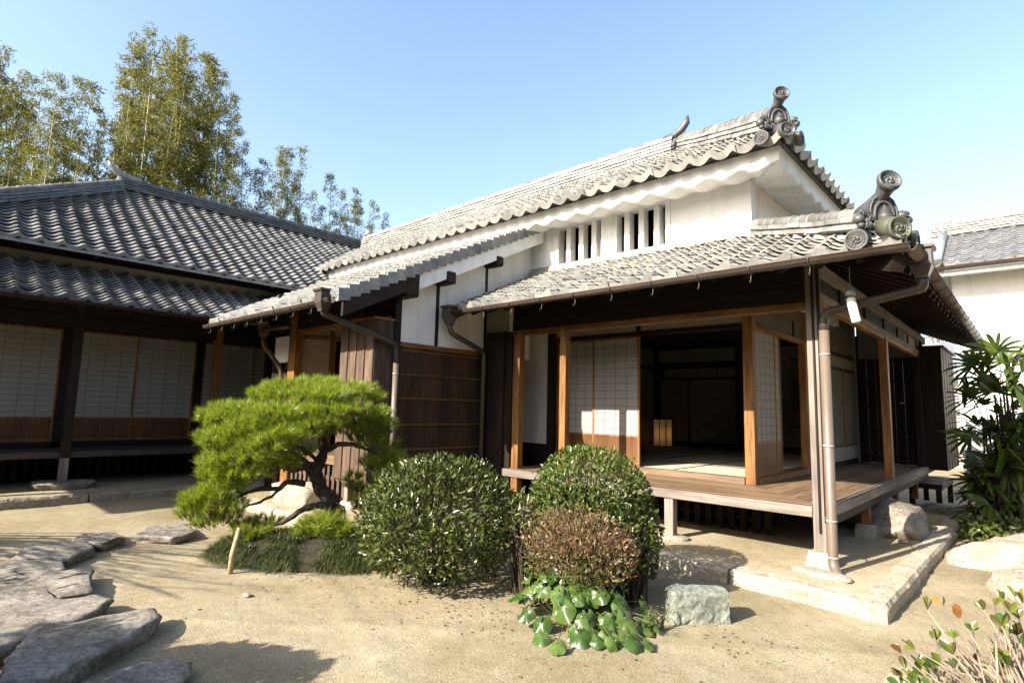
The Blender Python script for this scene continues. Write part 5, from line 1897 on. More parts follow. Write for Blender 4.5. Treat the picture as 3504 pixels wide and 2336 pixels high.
def rvec(rd):
    while True:
        v = Vector((rd.uniform(-1, 1), rd.uniform(-1, 1), rd.uniform(-1, 1)))
        if 0.05 < v.length < 1:
            return v.normalized()

M['leaf_bush'] = mat_leaf('camellia_leaf', [(0.036, 0.05, 0.008), (0.066, 0.086, 0.014), (0.145, 0.165, 0.035), (0.042, 0.06, 0.010), (0.095, 0.112, 0.02), (0.054, 0.07, 0.012)], 0.30, 0.14, 0.4)
M['leaf_small'] = mat_leaf('small_glossy_leaf', [(0.045, 0.08, 0.010), (0.085, 0.14, 0.018), (0.055, 0.10, 0.012), (0.14, 0.19, 0.03), (0.15, 0.11, 0.04)], 0.34, 0.18, 0.4)
M['leaf_yel'] = mat_leaf('yellow_edged_leaf', [(0.10, 0.13, 0.03), (0.20, 0.20, 0.06), (0.07, 0.10, 0.025)], 0.4, 0.2)
M['leaf_brown'] = mat_leaf('brown_winter_leaf', [(0.15, 0.075, 0.03), (0.26, 0.15, 0.07), (0.09, 0.06, 0.025), (0.12, 0.115, 0.03), (0.30, 0.22, 0.12)], 0.45, 0.15, 0.4, (1.2, 1.0, 0.8))
M['needle'] = mat_leaf('pine_needle', [(0.17, 0.23, 0.018), (0.34, 0.38, 0.035), (0.11, 0.18, 0.016), (0.46, 0.46, 0.07), (0.22, 0.29, 0.024)], 0.32, 0.40)
M['needle_dark'] = mat_leaf('old_pine_needle', [(0.20, 0.11, 0.04), (0.28, 0.17, 0.07)], 0.6, 0.1)
M['grassblade'] = mat_leaf('mondo_grass_blade', [(0.026, 0.042, 0.010), (0.05, 0.072, 0.018), (0.035, 0.055, 0.012), (0.13, 0.125, 0.045), (0.06, 0.085, 0.02)], 0.4, 0.15, 0.35)
M['leaf_big'] = mat_leaf('leopard_plant_leaf', [(0.035, 0.08, 0.012), (0.07, 0.125, 0.022), (0.11, 0.17, 0.035), (0.045, 0.095, 0.014)], 0.24, 0.2)
M['leaf_palm'] = mat_leaf('palm_leaf', [(0.03, 0.065, 0.01), (0.07, 0.115, 0.016), (0.13, 0.165, 0.025)], 0.35, 0.25)
M['leaf_bamboo'] = mat_leaf('bamboo_leaf', [(0.11, 0.125, 0.025), (0.19, 0.19, 0.04), (0.30, 0.27, 0.085), (0.07, 0.085, 0.018), (0.22, 0.21, 0.05)], 0.45, 0.45, tint=(1.3, 1.3, 0.6))
M['culm'] = mat_noise('bamboo_stem', (0.25, 0.23, 0.09), (0.38, 0.34, 0.16), 2.0, 0.45, isl=0.3)
M['bark_pine'] = mat_stone('pine_bark', (0.028, 0.020, 0.014), (0.06, 0.044, 0.032), (0.13, 0.105, 0.085), 14, 0.9, 0.02)
M['twig'] = mat_noise('pale_twig', (0.20, 0.14, 0.09), (0.36, 0.28, 0.20), 18, 0.7, isl=0.3)
M['twig_brown'] = mat_noise('reddish_brown_twig', (0.17, 0.095, 0.045), (0.30, 0.18, 0.09), 18, 0.7, isl=0.4)
M['twig_dark'] = mat_noise('dark_twig', (0.05, 0.035, 0.024), (0.09, 0.065, 0.045), 12, 0.8)
M['pole'] = mat_noise('peeled_pole', (0.40, 0.29, 0.15), (0.50, 0.38, 0.22), 6, 0.7)
M['soil'] = mat_noise('dark_soil', (0.022, 0.02, 0.010), (0.05, 0.042, 0.022), 9, 0.95, 40, 0.5, 0.02)

def round_bush(name, label, c, rad, n, L, W, mat, seed, up_bias=0.45, lump=0.06, group=None, flat=0.0):
    rd = random.Random(seed)
    c = Vector(c)
    V, F = [], []
    for i in range(n):
        d = rvec(rd)
        if d.z < -0.75:
            continue
        gap = fbm(d * 5.0 + Vector((0, seed, 0)), 1, 3)
        if gap < -0.36 and rd.random() < 0.6:
            continue
        k = 1.0 + lump * fbm(d * 2.3 + Vector((seed, 0, 0)), 1, 3) * 2 + (rd.random() < 0.03) * rd.uniform(0.02, 0.09)
        r = (1 - 0.30 * rd.random() ** 1.8) * k
        p = c + Vector((d.x * rad[0] * r, d.y * rad[1] * r, d.z * rad[2] * r))
        if p.z < 0.02:
            continue
        ax = (d * 0.55 + Vector((0, 0, up_bias)) + rvec(rd) * 0.65).normalized()
        nn = (d + rvec(rd) * 0.6 + Vector((0, 0, 0.5))).normalized()
        s = rd.uniform(0.5, 1.3)
        leaf(V, F, p, ax, nn, L * s, W * s, rd.uniform(0.05, 0.45), rd.uniform(-0.05, 0.3))
    root = thing(name, label, 'bush', (c.x, c.y, 0), group)
    mb = MB()
    mb.add(V, F)
    mb.build('leaves', mat, root)
    mb = MB()
    for i in range(70):
        d = rvec(rd)
        d.z = abs(d.z) * 1.2 + 0.1
        d.normalize()
        e = c + Vector((d.x * rad[0], d.y * rad[1], d.z * rad[2] * 0.9)) * rd.uniform(0.75, 0.95)
        s = Vector((c.x + rd.uniform(-0.12, 0.12), c.y + rd.uniform(-0.12, 0.12), -0.02))
        m_ = s.lerp(e, 0.5) + rvec(rd) * 0.05
        mb.tube([s, m_, e], [0.010, 0.006, 0.002], 5, cap=False)
    mb.build('branches', 'twig_dark', root)
    return root

round_bush('round_bush', 'large clipped round bush with dark glossy pointed leaves right of the pine', (-3.83, 3.27, 0.50), (0.68, 0.66, 0.54), 11500, 0.056, 0.020, 'leaf_bush', 101, 0.35, 0.05)
round_bush('round_bush', 'smooth domed bush with small bright leaves in front of the paper screens', (-2.80, 4.02, 0.70), (0.50, 0.50, 0.47), 11000, 0.034, 0.017, 'leaf_small', 102, 0.4, 0.03)
round_bush('evergreen_shrub', 'loose dark-leaved shrub at the right shoulder of the domed bush', (-2.43, 4.02, 0.47), (0.22, 0.24, 0.37), 1700, 0.050, 0.028, 'leaf_bush', 103, 0.2, 0.12)
round_bush('variegated_shrub', 'small yellow-edged leafy shrub at the left edge of the brown bush', (-3.12, 3.58, 0.56), (0.17, 0.17, 0.20), 520, 0.060, 0.018, 'leaf_yel', 104, 0.2, 0.1)
# brownish clipped shrub with bare twigs
bs = round_bush('brown_bush', 'clipped shrub with reddish-brown winter leaves and bare twigs in front of the domed bush', (-2.60, 3.60, 0.44), (0.46, 0.34, 0.29), 6500, 0.026, 0.012, 'leaf_brown', 105, 0.7, 0.05)
rd = random.Random(9)
mb = MB()
for i in range(420):
    a = rd.uniform(0, 2 * PI)
    r = math.sqrt(rd.random())
    s = Vector((-2.60 + rd.uniform(-0.25, 0.25), 3.60 + rd.uniform(-0.18, 0.18), rd.uniform(0.05, 0.4)))
    e = Vector((-2.60 + 0.47 * r * math.cos(a), 3.60 + 0.36 * r * math.sin(a), 0.44 + 0.30 * math.sqrt(max(0.03, 1 - r * r)) + rd.uniform(-0.08, 0.03)))
    s = e.lerp(s, rd.uniform(0.25, 0.6))
    mb.tube([s, s.lerp(e, 0.5) + rvec(rd) * 0.02, e], [0.0028, 0.0022, 0.0014], 3, cap=False)
mb.build('bare_twigs', 'twig_brown', bs)
V, F = [], []
for i in range(900):
    a = rd.uniform(0, 2 * PI)
    r = math.sqrt(rd.random())
    p = Vector((-2.62 + 0.44 * r * math.cos(a), 3.56 + 0.33 * r * math.sin(a), rd.uniform(0.2, 0.45)))
    leaf(V, F, p, (rvec(rd) + Vector((0, -0.3, 0.3))).normalized(), (rvec(rd) + Vector((0, -0.3, 1))).normalized(), 0.042 * rd.uniform(0.6, 1.2), 0.018, 0.2, 0.2)
mb = MB(); mb.add(V, F); mb.build('lower_leaves', 'leaf_bush', bs)

# leopard plant: big round cupped leaves on stalks
lpd = thing('leopard_plant', 'low plant with big shiny round green leaves at the foot of the brown bush', 'plant', (-2.45, 3.35, 0))
rd = random.Random(33)
VL, FL = [], []
st = MB()
cam0 = Vector((0, 0, CAM_H))
spots = []
for i in range(84):
    for _ in range(30):
        x, y = rd.gauss(-2.38, 0.25), rd.gauss(3.36, 0.20)
        q = Vector((x + 2.38, y - 3.39))
        if q.length > 0.52:
            continue
        if all((q - Vector(s)).length > 0.042 for s in spots):
            break
    spots.append((q.x, q.y))
    dist = (Vector((x, y, 0)) - Vector((-2.62, 3.58, 0))).length
    z = max(0.05, 0.40 - 0.60 * dist + rd.uniform(-0.05, 0.07))
    base = Vector((-2.52 + (x + 2.5) * 0.35, 3.45 + (y - 3.4) * 0.35, 0))
    top = Vector((x, y, z))
    outd = (Vector((x + 2.58, y - 3.56, 0))).normalized() if (Vector((x + 2.58, y - 3.56, 0))).length > 0 else Vector((0, -1, 0))
    st.tube([base, base.lerp(top, 0.6) + Vector((0, 0, 0.05)), top], [0.0035, 0.003, 0.0028], 5, cap=False)
    Rr = rd.uniform(0.042, 0.078)
    nrm = (Vector((0, 0, 1)) + outd * rd.uniform(0.7, 2.2) + rvec(rd) * 0.45).normalized()
    if z < 0.12:
        nrm = (Vector((0, 0, 1)) + outd * 1.1 + rvec(rd) * 0.45).normalized()
    a_ = nrm.cross(outd)
    if a_.length < 0.05:
        a_ = nrm.cross(Vector((1, 0, 0)))
    a_.normalize()
    f_ = a_.cross(nrm)      # towards the tip side
    if f_.dot(outd) < 0:
        f_ = -f_
    b0 = len(VL)
    VL.append(top - nrm * 0.004)
    nn = 20
    ph = rd.uniform(0, 6)
    for ring, rr in ((0, 0.55), (1, 1.0)):
        for k in range(nn + 1):
            an = PI * 0.09 + (2 * PI - PI * 0.18) * k / nn + PI    # notch at the stalk
            rk = Rr * rr * (1 + 0.07 * math.sin(an * 5 + ph) * ring + 0.04 * math.sin(an * 11 + ph) * ring) * (1.08 if 0.3 < k / nn < 0.7 else 1.0)
            bend = -0.55 * (rr ** 2) * Rr * (0.25 + 0.75 * abs(math.sin(an)) ** 2) + 0.16 * Rr * math.sin(an * 4 + ph) * rr ** 2 + 0.07 * Rr * math.sin(an * 9 + ph * 2) * rr ** 3
            VL.append(top + (f_ * math.cos(an) * -1 * -1 + a_ * math.sin(an)) * rk * 1.0 + f_ * Rr * 0.25 + nrm * bend)
    for k in range(nn):
        FL.append((b0, b0 + 1 + k, b0 + 2 + k))
        FL.append((b0 + 1 + k, b0 + 1 + nn + 1 + k, b0 + 2 + nn + 1 + k, b0 + 2 + k))
mb = MB(); mb.add(VL, FL, True); mb.build('leaves', 'leaf_big', lpd)
st.build('stalks', 'leaf_yel', lpd)
V, F = [], []
for i in range(46):      # strap leaves among them
    cx, cy = rd.choice(((-2.02, 3.62), (-2.85, 3.42), (-2.30, 3.35)))
    p = Vector((cx + rd.uniform(-0.08, 0.08), cy + rd.uniform(-0.08, 0.08), 0.02))
    a = rd.uniform(0, 2 * PI)
    d0 = Vector((math.cos(a) * 0.6, math.sin(a) * 0.6, 1.0)).normalized()
    L_ = rd.uniform(0.15, 0.30)
    w_ = 0.010
    sd_ = d0.cross(Vector((0, 0, 1))).normalized()
    b0 = len(V)
    for k in range(5):
        t = k / 4
        q = p + d0 * (L_ * t) - Vector((0, 0, 1)) * (0.35 * L_ * t * t * 1.4)
        w2 = w_ * (1 - t * 0.85)
        V += [q - sd_ * w2, q + sd_ * w2]
    for k in range(4):
        F.append((b0 + 2 * k, b0 + 2 * k + 1, b0 + 2 * k + 3, b0 + 2 * k + 2))
mb = MB(); mb.add(V, F); mb.build('strap_leaves', 'grassblade', lpd)

# ---- mound with mondo grass
mc = Vector((-5.28, 2.86, 0))
mu, mv_ = Vector((0.84, 0.54, 0)), Vector((-0.54, 0.84, 0))
MA, MBB, MHH = 0.98, 0.48, 0.22
def mound_h(u, v):
    r2 = (u / MA) ** 2 + (v / MBB) ** 2
    return (MHH * (1 - r2) ** 0.6 if r2 < 1 else -min(0.08, (r2 - 1) * 0.5)) - 0.02
mb = MB()
V, F = [], []
for j in range(15):
    for i in range(31):
        u, v = (i / 15 - 1) * MA * 1.02, (j / 7 - 1) * MBB * 1.02
        p = mc + mu * u + mv_ * v
        V.append((p.x, p.y, mound_h(u, v) + (0.02 * fbm((u * 4, v * 4, 1), 1, 3) if mound_h(u, v) > 0.02 else 0)))
for j in range(14):
    for i in range(30):
        F.append((j * 31 + i, j * 31 + i + 1, (j + 1) * 31 + i + 1, (j + 1) * 31 + i))
mb.add(V, F, True)
mb.build('mound', 'soil', kind='structure')
rd = random.Random(55)
V, F = [], []
def blade(p, d0, L_, w_, grav):
    sd_ = d0.cross(Vector((0, 0, 1)))
    sd_ = sd_.normalized() if sd_.length > 1e-3 else Vector((1, 0, 0))
    b0 = len(V)
    for k in range(4):
        t = k / 3
        q = p + d0 * (L_ * t) - Vector((0, 0, 1)) * (grav * L_ * t * t)
        w2 = w_ * (1 - t * 0.8)
        V.extend([q - sd_ * w2, q + sd_ * w2])
    for k in range(3):
        F.append((b0 + 2 * k, b0 + 2 * k + 1, b0 + 2 * k + 3, b0 + 2 * k + 2))
for i in range(1300):
    a, r = rd.uniform(0, 2 * PI), math.sqrt(rd.random()) * 0.98
    u, v = MA * r * math.cos(a), MBB * r * math.sin(a)
    if fbm((u * 2.5, v * 2.5, 7), 1, 2) < -0.22:
        continue
    p = mc + mu * u + mv_ * v
    p.z = mound_h(u, v)
    out = (mu * (u / MA ** 2) + mv_ * (v / MBB ** 2))
    for k in range(15):
        d0 = (Vector((0, 0, 1.0)) + out * 0.5 + rvec(rd) * 1.1).normalized()
        blade(p + Vector((rd.uniform(-.03, .03), rd.uniform(-.03, .03), 0)), d0, rd.uniform(0.10, 0.19), 0.0034, rd.uniform(0.5, 1.0))
mb = MB(); mb.add(V, F)
mb.build('mondo_grass', 'grassblade', kind='stuff', label='dark mondo grass covering the mound under the pine', cat='grass')

# ---- pine
pine = thing('pine_tree', 'small trained pine with layered pads of bright needles and a twisted dark trunk', 'tree', (-5.42, 3.25, 0.15))
PD = 5.9
def pp(dx, dy, dd=0.0):
    return at(dx, dy, PD + dd)
wood = MB()
def limb(pts, r0, r1, n=8, wig=0.012):
    P = [pp(*p) for p in pts]
    # smooth
    Q = []
    for a, b in zip(P, P[1:]):
        for k in range(4):
            q = a.lerp(b, k / 4)
            Q.append(q + Vector((fbm(q * 9, 1, 2), fbm(q * 9 + Vector((5, 0, 0)), 1, 2), fbm(q * 9 + Vector((0, 9, 0)), 1, 2))) * wig)
    Q.append(P[-1])
    m_ = len(Q)
    rs = [(r0 + (r1 - r0) * i / (m_ - 1)) * (1 + 0.22 * fbm(Q[i] * 14, 1, 2)) for i in range(m_)]
    wood.tube(Q, rs, n)
limb([(778, 1215), (772, 1180), (757, 1150), (738, 1120), (722, 1085), (735, 1060, 0.05)], 0.085, 0.060, 12, 0.02)
limb([(735, 1060, 0.05), (745, 1035, 0.1), (738, 1005, 0.12), (750, 975, 0.1), (760, 940, 0.05)], 0.055, 0.03, 9)
limb([(722, 1088), (700, 1070, -0.08), (672, 1080, -0.12), (640, 1062, -0.15), (600, 1050, -0.2), (560, 1045, -0.2)], 0.045, 0.016, 8)
limb([(725, 1080, 0), (690, 1050, 0.15), (650, 1025, 0.25), (600, 1000, 0.3), (555, 985, 0.3)], 0.035, 0.012, 7)
limb([(700, 1110, -0.05), (660, 1105, -0.15), (640, 1122, -0.2), (600, 1120, -0.22), (570, 1130, -0.25), (530, 1150, -0.3), (495, 1160, -0.3)], 0.032, 0.012, 7)
limb([(640, 1122, -0.2), (625, 1140, -0.25), (590, 1155, -0.25), (560, 1165, -0.3)], 0.016, 0.010, 6)
limb([(765, 1165), (735, 1160, -0.1), (700, 1165, -0.2), (672, 1185, -0.25), (650, 1200, -0.3), (600, 1205, -0.3), (560, 1200, -0.3)], 0.040, 0.014, 8)
limb([(742, 1040, 0.1), (775, 1020, 0.05), (810, 1020, 0.0), (850, 1035, 0), (885, 1050, 0.02)], 0.034, 0.010, 7)
limb([(748, 985, 0.1), (790, 975, 0.1), (830, 970, 0.1), (865, 975, 0.1)], 0.028, 0.010, 7)
limb([(745, 1000, 0.1), (715, 965, 0.0), (680, 945, -0.1), (640, 940, -0.2)], 0.028, 0.009, 7)
limb([(757, 950, 0.05), (735, 920, 0.1), (700, 900, 0.15)], 0.022, 0.008, 6)
limb([(757, 950, 0.05), (790, 925, 0.1), (825, 905, 0.15)], 0.020, 0.008, 6)
limb([(760, 1150, 0), (790, 1165, -0.15), (790, 1190, -0.25), (770, 1200, -0.3)], 0.020, 0.008, 6)
limb([(735, 1060, 0.05), (705, 1040, -0.2), (670, 1010, -0.35), (640, 990, -0.45)], 0.024, 0.008, 6)
# pads: dx, dy, rx, ry (photo pixels), depth offset, tufts
pads = [
    (705, 890, 110, 30, 0.15, 130), (640, 903, 72, 24, 0.0, 64), (790, 896, 80, 26, 0.2, 76), (840, 915, 42, 22, 0.25, 36),
    (600, 905, 30, 16, 0.35, 22), (745, 905, 80, 24, -0.15, 60),
    (560, 945, 95, 32, -0.05, 110), (500, 955, 46, 36, -0.1, 66), (660, 942, 84, 26, -0.3, 84), (755, 938, 104, 28, -0.25, 104), (845, 955, 56, 28, 0.0, 60), (880, 975, 34, 24, 0.05, 34),
    (735, 965, 66, 20, -0.35, 54), (805, 980, 72, 22, 0.15, 54), (600, 965, 70, 26, -0.35, 70),
    (487, 1000, 38, 38, -0.1, 60), (570, 990, 84, 30, -0.25, 96), (655, 990, 64, 26, -0.45, 62), (690, 1000, 50, 24, -0.45, 44), (520, 1010, 56, 32, -0.3, 70),
    (530, 1045, 66, 34, -0.15, 88), (600, 1040, 84, 30, -0.35, 90), (497, 1080, 40, 30, -0.2, 50), (560, 1080, 78, 28, -0.25, 80), (640, 1062, 50, 20, -0.3, 34), (510, 1060, 50, 34, -0.35, 64), (620, 1015, 70, 26, -0.5, 60),
    (870, 1015, 50, 24, 0.1, 36), (893, 1055, 42, 34, 0.05, 44), (858, 1062, 36, 18, 0.0, 20), (885, 1090, 30, 18, 0.05, 18), (835, 1000, 44, 18, 0.2, 24),
    (512, 1120, 58, 26, -0.3, 60), (475, 1140, 60, 30, -0.35, 74), (520, 1160, 54, 24, -0.35, 48), (445, 1172, 38, 28, -0.3, 38), (495, 1188, 56, 20, -0.3, 42), (450, 1150, 36, 26, -0.4, 34),
    (590, 1210, 66, 26, -0.3, 48), (560, 1240, 54, 18, -0.3, 24), (640, 1235, 44, 16, -0.35, 20),
    (740, 1200, 58, 28, -0.35, 52), (775, 1215, 48, 22, -0.35, 34), (710, 1225, 44, 18, -0.35, 24), (810, 1225, 30, 14, -0.3, 14),
    (810, 1105, 26, 30, -0.05, 12), (700, 1040, 26, 16, -0.2, 10), (835, 1145, 30, 16, -0.1, 12),
]
rd = random.Random(66)
VN, FN, VB, FB = [], [], [], []
tufts = {}
def tuft_free(p, r):
    k = tuple(int(math.floor(q / r)) for q in p)
    for i in (-1, 0, 1):
        for j in (-1, 0, 1):
            for l_ in (-1, 0, 1):
                for q in tufts.get((k[0] + i, k[1] + j, k[2] + l_), ()):
                    if (q - p).length < r:
                        return False
    tufts.setdefault(k, []).append(p)
    return True
for (dx, dy, rx, ry, dd, nt_) in pads:
    c = pp(dx, dy, dd)
    sc = 1.4898 * (PD + dd) / 1949.2
    ax_, az_ = rx * sc, ry * sc * 0.74
    for i in range(int(nt_ * 2.4)):
        v = rvec(rd)
        r = rd.random() ** 0.45
        if v.z < -0.2 and rd.random() < 0.65:
            v.z = -v.z
        p = c + rt2 * (v.x * ax_ * r) + fw * (v.y * min(ax_, 0.34) * r) + Vector((0, 0, v.z * az_ * r))
        if not tuft_free(p, 0.046):
            continue
        axis = (Vector((0, 0, 0.85)) + rt2 * (v.x * 0.75) + fw * (v.y * 0.6) + rvec(rd) * 0.30).normalized()
        a = axis.cross(Vector((0.3, 0.5, 0.1))).normalized()
        b = axis.cross(a)
        stem = p - axis * 0.05
        # shoot
        wood.tube([stem - axis * 0.03 + rvec(rd) * 0.01, p], [0.0035, 0.0022], 4, cap=False)
        nn = rd.randint(52, 72)
        dead = rd.random() < 0.012
        for k in range(nn):
            an = rd.uniform(0, 2 * PI)
            th = rd.uniform(0.05, 1.0) ** 0.9 * 1.0
            d = axis * math.cos(th) + (a * math.cos(an) + b * math.sin(an)) * math.sin(th)
            q0 = p - axis * rd.uniform(0.0, 0.045)
            L_ = rd.uniform(0.062, 0.108)
            s = d.cross(rvec(rd)).normalized() * 0.0020
            V_, F_ = (VB, FB) if dead else (VN, FN)
            b0 = len(V_)
            tip = q0 + d * L_ - Vector((0, 0, 0.006 * math.sin(th)))
            V_.extend([q0 - s, q0 + s, tip])
            F_.append((b0, b0 + 1, b0 + 2))
wood.build('trunk', 'bark_pine', pine)
mb = MB(); mb.add(VN, FN); mb.build('needles', 'needle', pine)
mb = MB(); mb.add(VB, FB); mb.build('dead_needles', 'needle_dark', pine)
mb = MB()
mb.tube([(-5.224, 2.137, -0.03), (-5.235, 2.15, 0.15), (-5.25, 2.20, 0.36)], [0.024, 0.022, 0.020], 10)
mb.build('support_pole', 'pole', None, 'leaning peeled pole propping the lowest pine branch at the left', 'pole', org=(-5.224, 2.137, 0))

# ---- twiggy shrub in the right foreground
tw = thing('twiggy_shrub', 'pale bare twigs with a few red, yellow and green leaves in the bottom right corner', 'bush', (-0.1, 2.95, 0))
M['leaf_red'] = mat_leaf('young_red_leaf', [(0.26, 0.07, 0.035), (0.36, 0.20, 0.05), (0.36, 0.28, 0.04)], 0.3, 0.35, 0.5, (1.3, 0.9, 0.5))
M['leaf_gloss'] = mat_leaf('glossy_shrub_leaf', [(0.04, 0.08, 0.015), (0.09, 0.14, 0.022), (0.20, 0.21, 0.03), (0.09, 0.06, 0.025), (0.05, 0.09, 0.016)], 0.2, 0.18)
rd = random.Random(88)
tws = MB()
VG, FG, VR, FR = [], [], [], []
def big_leaf(V, F, p, d, nrm, L, W):
    d = d.normalized()
    s = d.cross(nrm)
    s = s.normalized() if s.length > 1e-3 else Vector((1, 0, 0))
    n = s.cross(d)
    b = len(V)
    prof_ = [(0, 0.06), (0.18, 0.42), (0.42, 0.82), (0.66, 1.0), (0.86, 0.78), (1.0, 0.10)]
    cv = rd.uniform(-0.25, 0.35)
    for t, w_ in prof_:
        q = p + d * (L * t) + n * (-cv * L * t * t * 0.6)
        V.extend([q + s * (W * 0.5 * w_) + n * (0.20 * W * w_), q, q - s * (W * 0.5 * w_) + n * (0.20 * W * w_)])
    for k in range(5):
        for j in range(2):
            a = b + k * 3 + j
            F.append((a, a + 1, a + 4, a + 3))
tips = [(2130, 1400), (2165, 1390), (2205, 1420), (2070, 1500), (2100, 1490), (2150, 1470), (2190, 1465), (2235, 1450), (2260, 1400), (2285, 1390), (2305, 1380), (2330, 1370), (2350, 1385), (2340, 1420), (2290, 1440), (2265, 1470), (2215, 1490), (2240, 1510), (2180, 1510), (2120, 1530), (2080, 1535), (2160, 1545), (2290, 1490), (2325, 1460), (2350, 1450), (2300, 1530), (2345, 1500), (2050, 1525), (2110, 1450), (2140, 1435), (2225, 1470), (2320, 1405)]
for i in range(150):
    if i < len(tips):
        dx, dy = tips[i]
        dep = rd.uniform(2.25, 2.7)
    else:
        dx = 2060 + 300 * rd.random() ** 0.7
        lo = 1560 - (dx - 2050) * 0.50
        dy = rd.uniform(lo, 1600)
        dep = rd.uniform(2.1, 2.75)
    e = at(dx, dy, dep)
    base = Vector((-0.02 + rd.uniform(-0.14, 0.22), 2.88 + rd.uniform(-0.25, 0.25), 0.02 + rd.uniform(0, 0.25)))
    dd_ = (e - base)
    s = base.lerp(e, 0.1)
    mid = base.lerp(e, 0.55) + rvec(rd) * 0.035 + Vector((0, 0, -0.02))
    r_ = rd.uniform(0.0026, 0.0042)
    tws.tube([base, mid, mid.lerp(e, 0.5) + rvec(rd) * 0.008, e], [r_ * 1.7, r_ * 1.2, r_ * 1.05, r_ * 0.8], 6)
    if rd.random() < 0.5:
        q = mid.lerp(e, rd.uniform(0.1, 0.7))
        tws.tube([q, q + (dd_.normalized() + rvec(rd) * 0.8).normalized() * rd.uniform(0.03, 0.08)], [r_ * 0.8, r_ * 0.6], 5)
    if rd.random() < 0.36 or i < 14:
        red = rd.random() < 0.12 or i in (1, 2, 3)
        V_, F_ = (VR, FR) if red else (VG, FG)
        for k in range(rd.randint(2, 4)):
            d = (dd_.normalized() + rvec(rd) * 0.75 + Vector((0, 0, 0.35))).normalized()
            sz = rd.uniform(0.038, 0.06)
            big_leaf(V_, F_, e, d, (rvec(rd) + Vector((0.3, -0.6, 0.9))).normalized(), sz, sz * rd.uniform(0.45, 0.6))
    if rd.random() < 0.3:
        q = mid.lerp(e, 0.4)
        d = (rvec(rd) + Vector((0, 0, 0.4))).normalized()
        sz = rd.uniform(0.03, 0.05)
        big_leaf(VG, FG, q, d, (rvec(rd) + Vector((0.3, -0.6, 0.9))).normalized(), sz, sz * 0.5)
tws.build('twigs', 'twig', tw)
mb = MB(); mb.add(VG, FG, True); mb.build('leaves', 'leaf_gloss', tw)
mb = MB(); mb.add(VR, FR, True); mb.build('young_leaves', 'leaf_red', tw)

# ---- lady palms at the right edge
def palm(label, base, fans, seed):
    rd = random.Random(seed)
    root = thing('lady_palm', label, 'palm', tuple(base), 'lady palms by the storehouse')
    V, F = [], []
    stm = MB()
    b0 = Vector(base)
    tops = {}
    for (dx, dy, dep, size) in fans:
        c = at(dx, dy, dep)
        ang = (c - b0)
        # stem rises from the base, petiole arches out
        stemtop = Vector((b0.x + ang.x * 0.35, b0.y + ang.y * 0.35, max(0.3, c.z * 0.82)))
        stm.tube([b0 + rvec(rd) * 0.05, Vector((stemtop.x, stemtop.y, stemtop.z * 0.5)) + rvec(rd) * 0.03, stemtop], [0.016, 0.014, 0.012], 6)
        stm.tube([stemtop, stemtop.lerp(c, 0.6) + Vector((0, 0, 0.05)), c], [0.006, 0.005, 0.004], 5)
        od = (c - stemtop)
        od = od.normalized() if od.length > 0.02 else Vector((rd.uniform(-1, 1), -0.5, 0.2)).normalized()
        od = (od + rvec(rd) * 0.35).normalized()
        nrm = (Vector((0, 0, 1)) + rvec(rd) * 0.6 + Vector((0, -0.35, 0))).normalized()
        sd_ = od.cross(nrm).normalized()
        nl = rd.randint(9, 13)
        for k in range(nl):
            an = (k / (nl - 1) - 0.5) * 3.7
            d = (od * math.cos(an) + sd_ * math.sin(an)).normalized()
            L_ = 1.15 * size * (0.75 + 0.35 * math.cos(an * 0.5)) * rd.uniform(0.9, 1.1)
            W_ = L_ * 0.085
            q = d.cross(nrm).normalized()
            bb = len(V)
            for t, w_ in ((0.0, 0.25), (0.3, 0.9), (0.6, 1.0), (0.85, 0.75), (1.0, 0.3)):
                pt = c + d * (L_ * t) - Vector((0, 0, 1)) * (L_ * 0.32 * t * t)
                V.extend([pt + q * W_ * w_ + nrm * 0.2 * W_ * w_, pt, pt - q * W_ * w_ + nrm * 0.2 * W_ * w_])
            for a in range(4):
                for j in range(2):
                    z = bb + a * 3 + j
                    F.append((z, z + 1, z + 4, z + 3))
    stm.build('stems', 'twig_dark', root)
    mb = MB(); mb.add(V, F, True); mb.build('fronds', 'leaf_palm', root)
rd = random.Random(15)
f1 = [(2290, 808, 7.4, 0.30), (2270, 845, 7.5, 0.28), (2315, 850, 7.3, 0.30), (2340, 810, 7.5, 0.3), (2345, 855, 7.2, 0.3), (2330, 885, 7.1, 0.30), (2300, 890, 7.4, 0.28), (2255, 870, 7.6, 0.28), (2350, 910, 7.2, 0.3), (2235, 840, 7.7, 0.26), (2310, 830, 7.7, 0.28), (2280, 900, 7.5, 0.28)]
f2 = [(2232, 915, 7.5, 0.28), (2262, 930, 7.4, 0.28), (2290, 950, 7.3, 0.28), (2325, 940, 7.4, 0.28), (2245, 975, 7.5, 0.28), (2270, 1000, 7.5, 0.28), (2310, 990, 7.3, 0.28), (2345, 975, 7.3, 0.28), (2220, 900, 7.8, 0.24), (2300, 1030, 7.5, 0.26), (2345, 1020, 7.4, 0.26)]
f3 = [(2225, 1070, 7.6, 0.22), (2245, 1060, 7.5, 0.22), (2262, 1085, 7.4, 0.24), (2290, 1075, 7.3, 0.26), (2325, 1060, 7.3, 0.26), (2235, 1105, 7.5, 0.22), (2280, 1115, 7.3, 0.24), (2320, 1100, 7.3, 0.26), (2345, 1080, 7.2, 0.26), (2250, 1135, 7.4, 0.22), (2300, 1140, 7.3, 0.24), (2340, 1130, 7.2, 0.24), (2265, 1160, 7.3, 0.2), (2310, 1170, 7.2, 0.22), (2345, 1165, 7.2, 0.22)]
palm('tall lady palm with sunlit yellow-green fan leaves at the right edge', (-0.32, 9.9, 0), f1, 1)
palm('shaded lady palm hanging dark fan leaves in front of the storehouse wall', (-0.50, 10.1, 0), f2, 2)
palm('low dark palm clump in the shade over the lattice base of the storehouse', (-0.42, 9.8, 0), f3, 3)
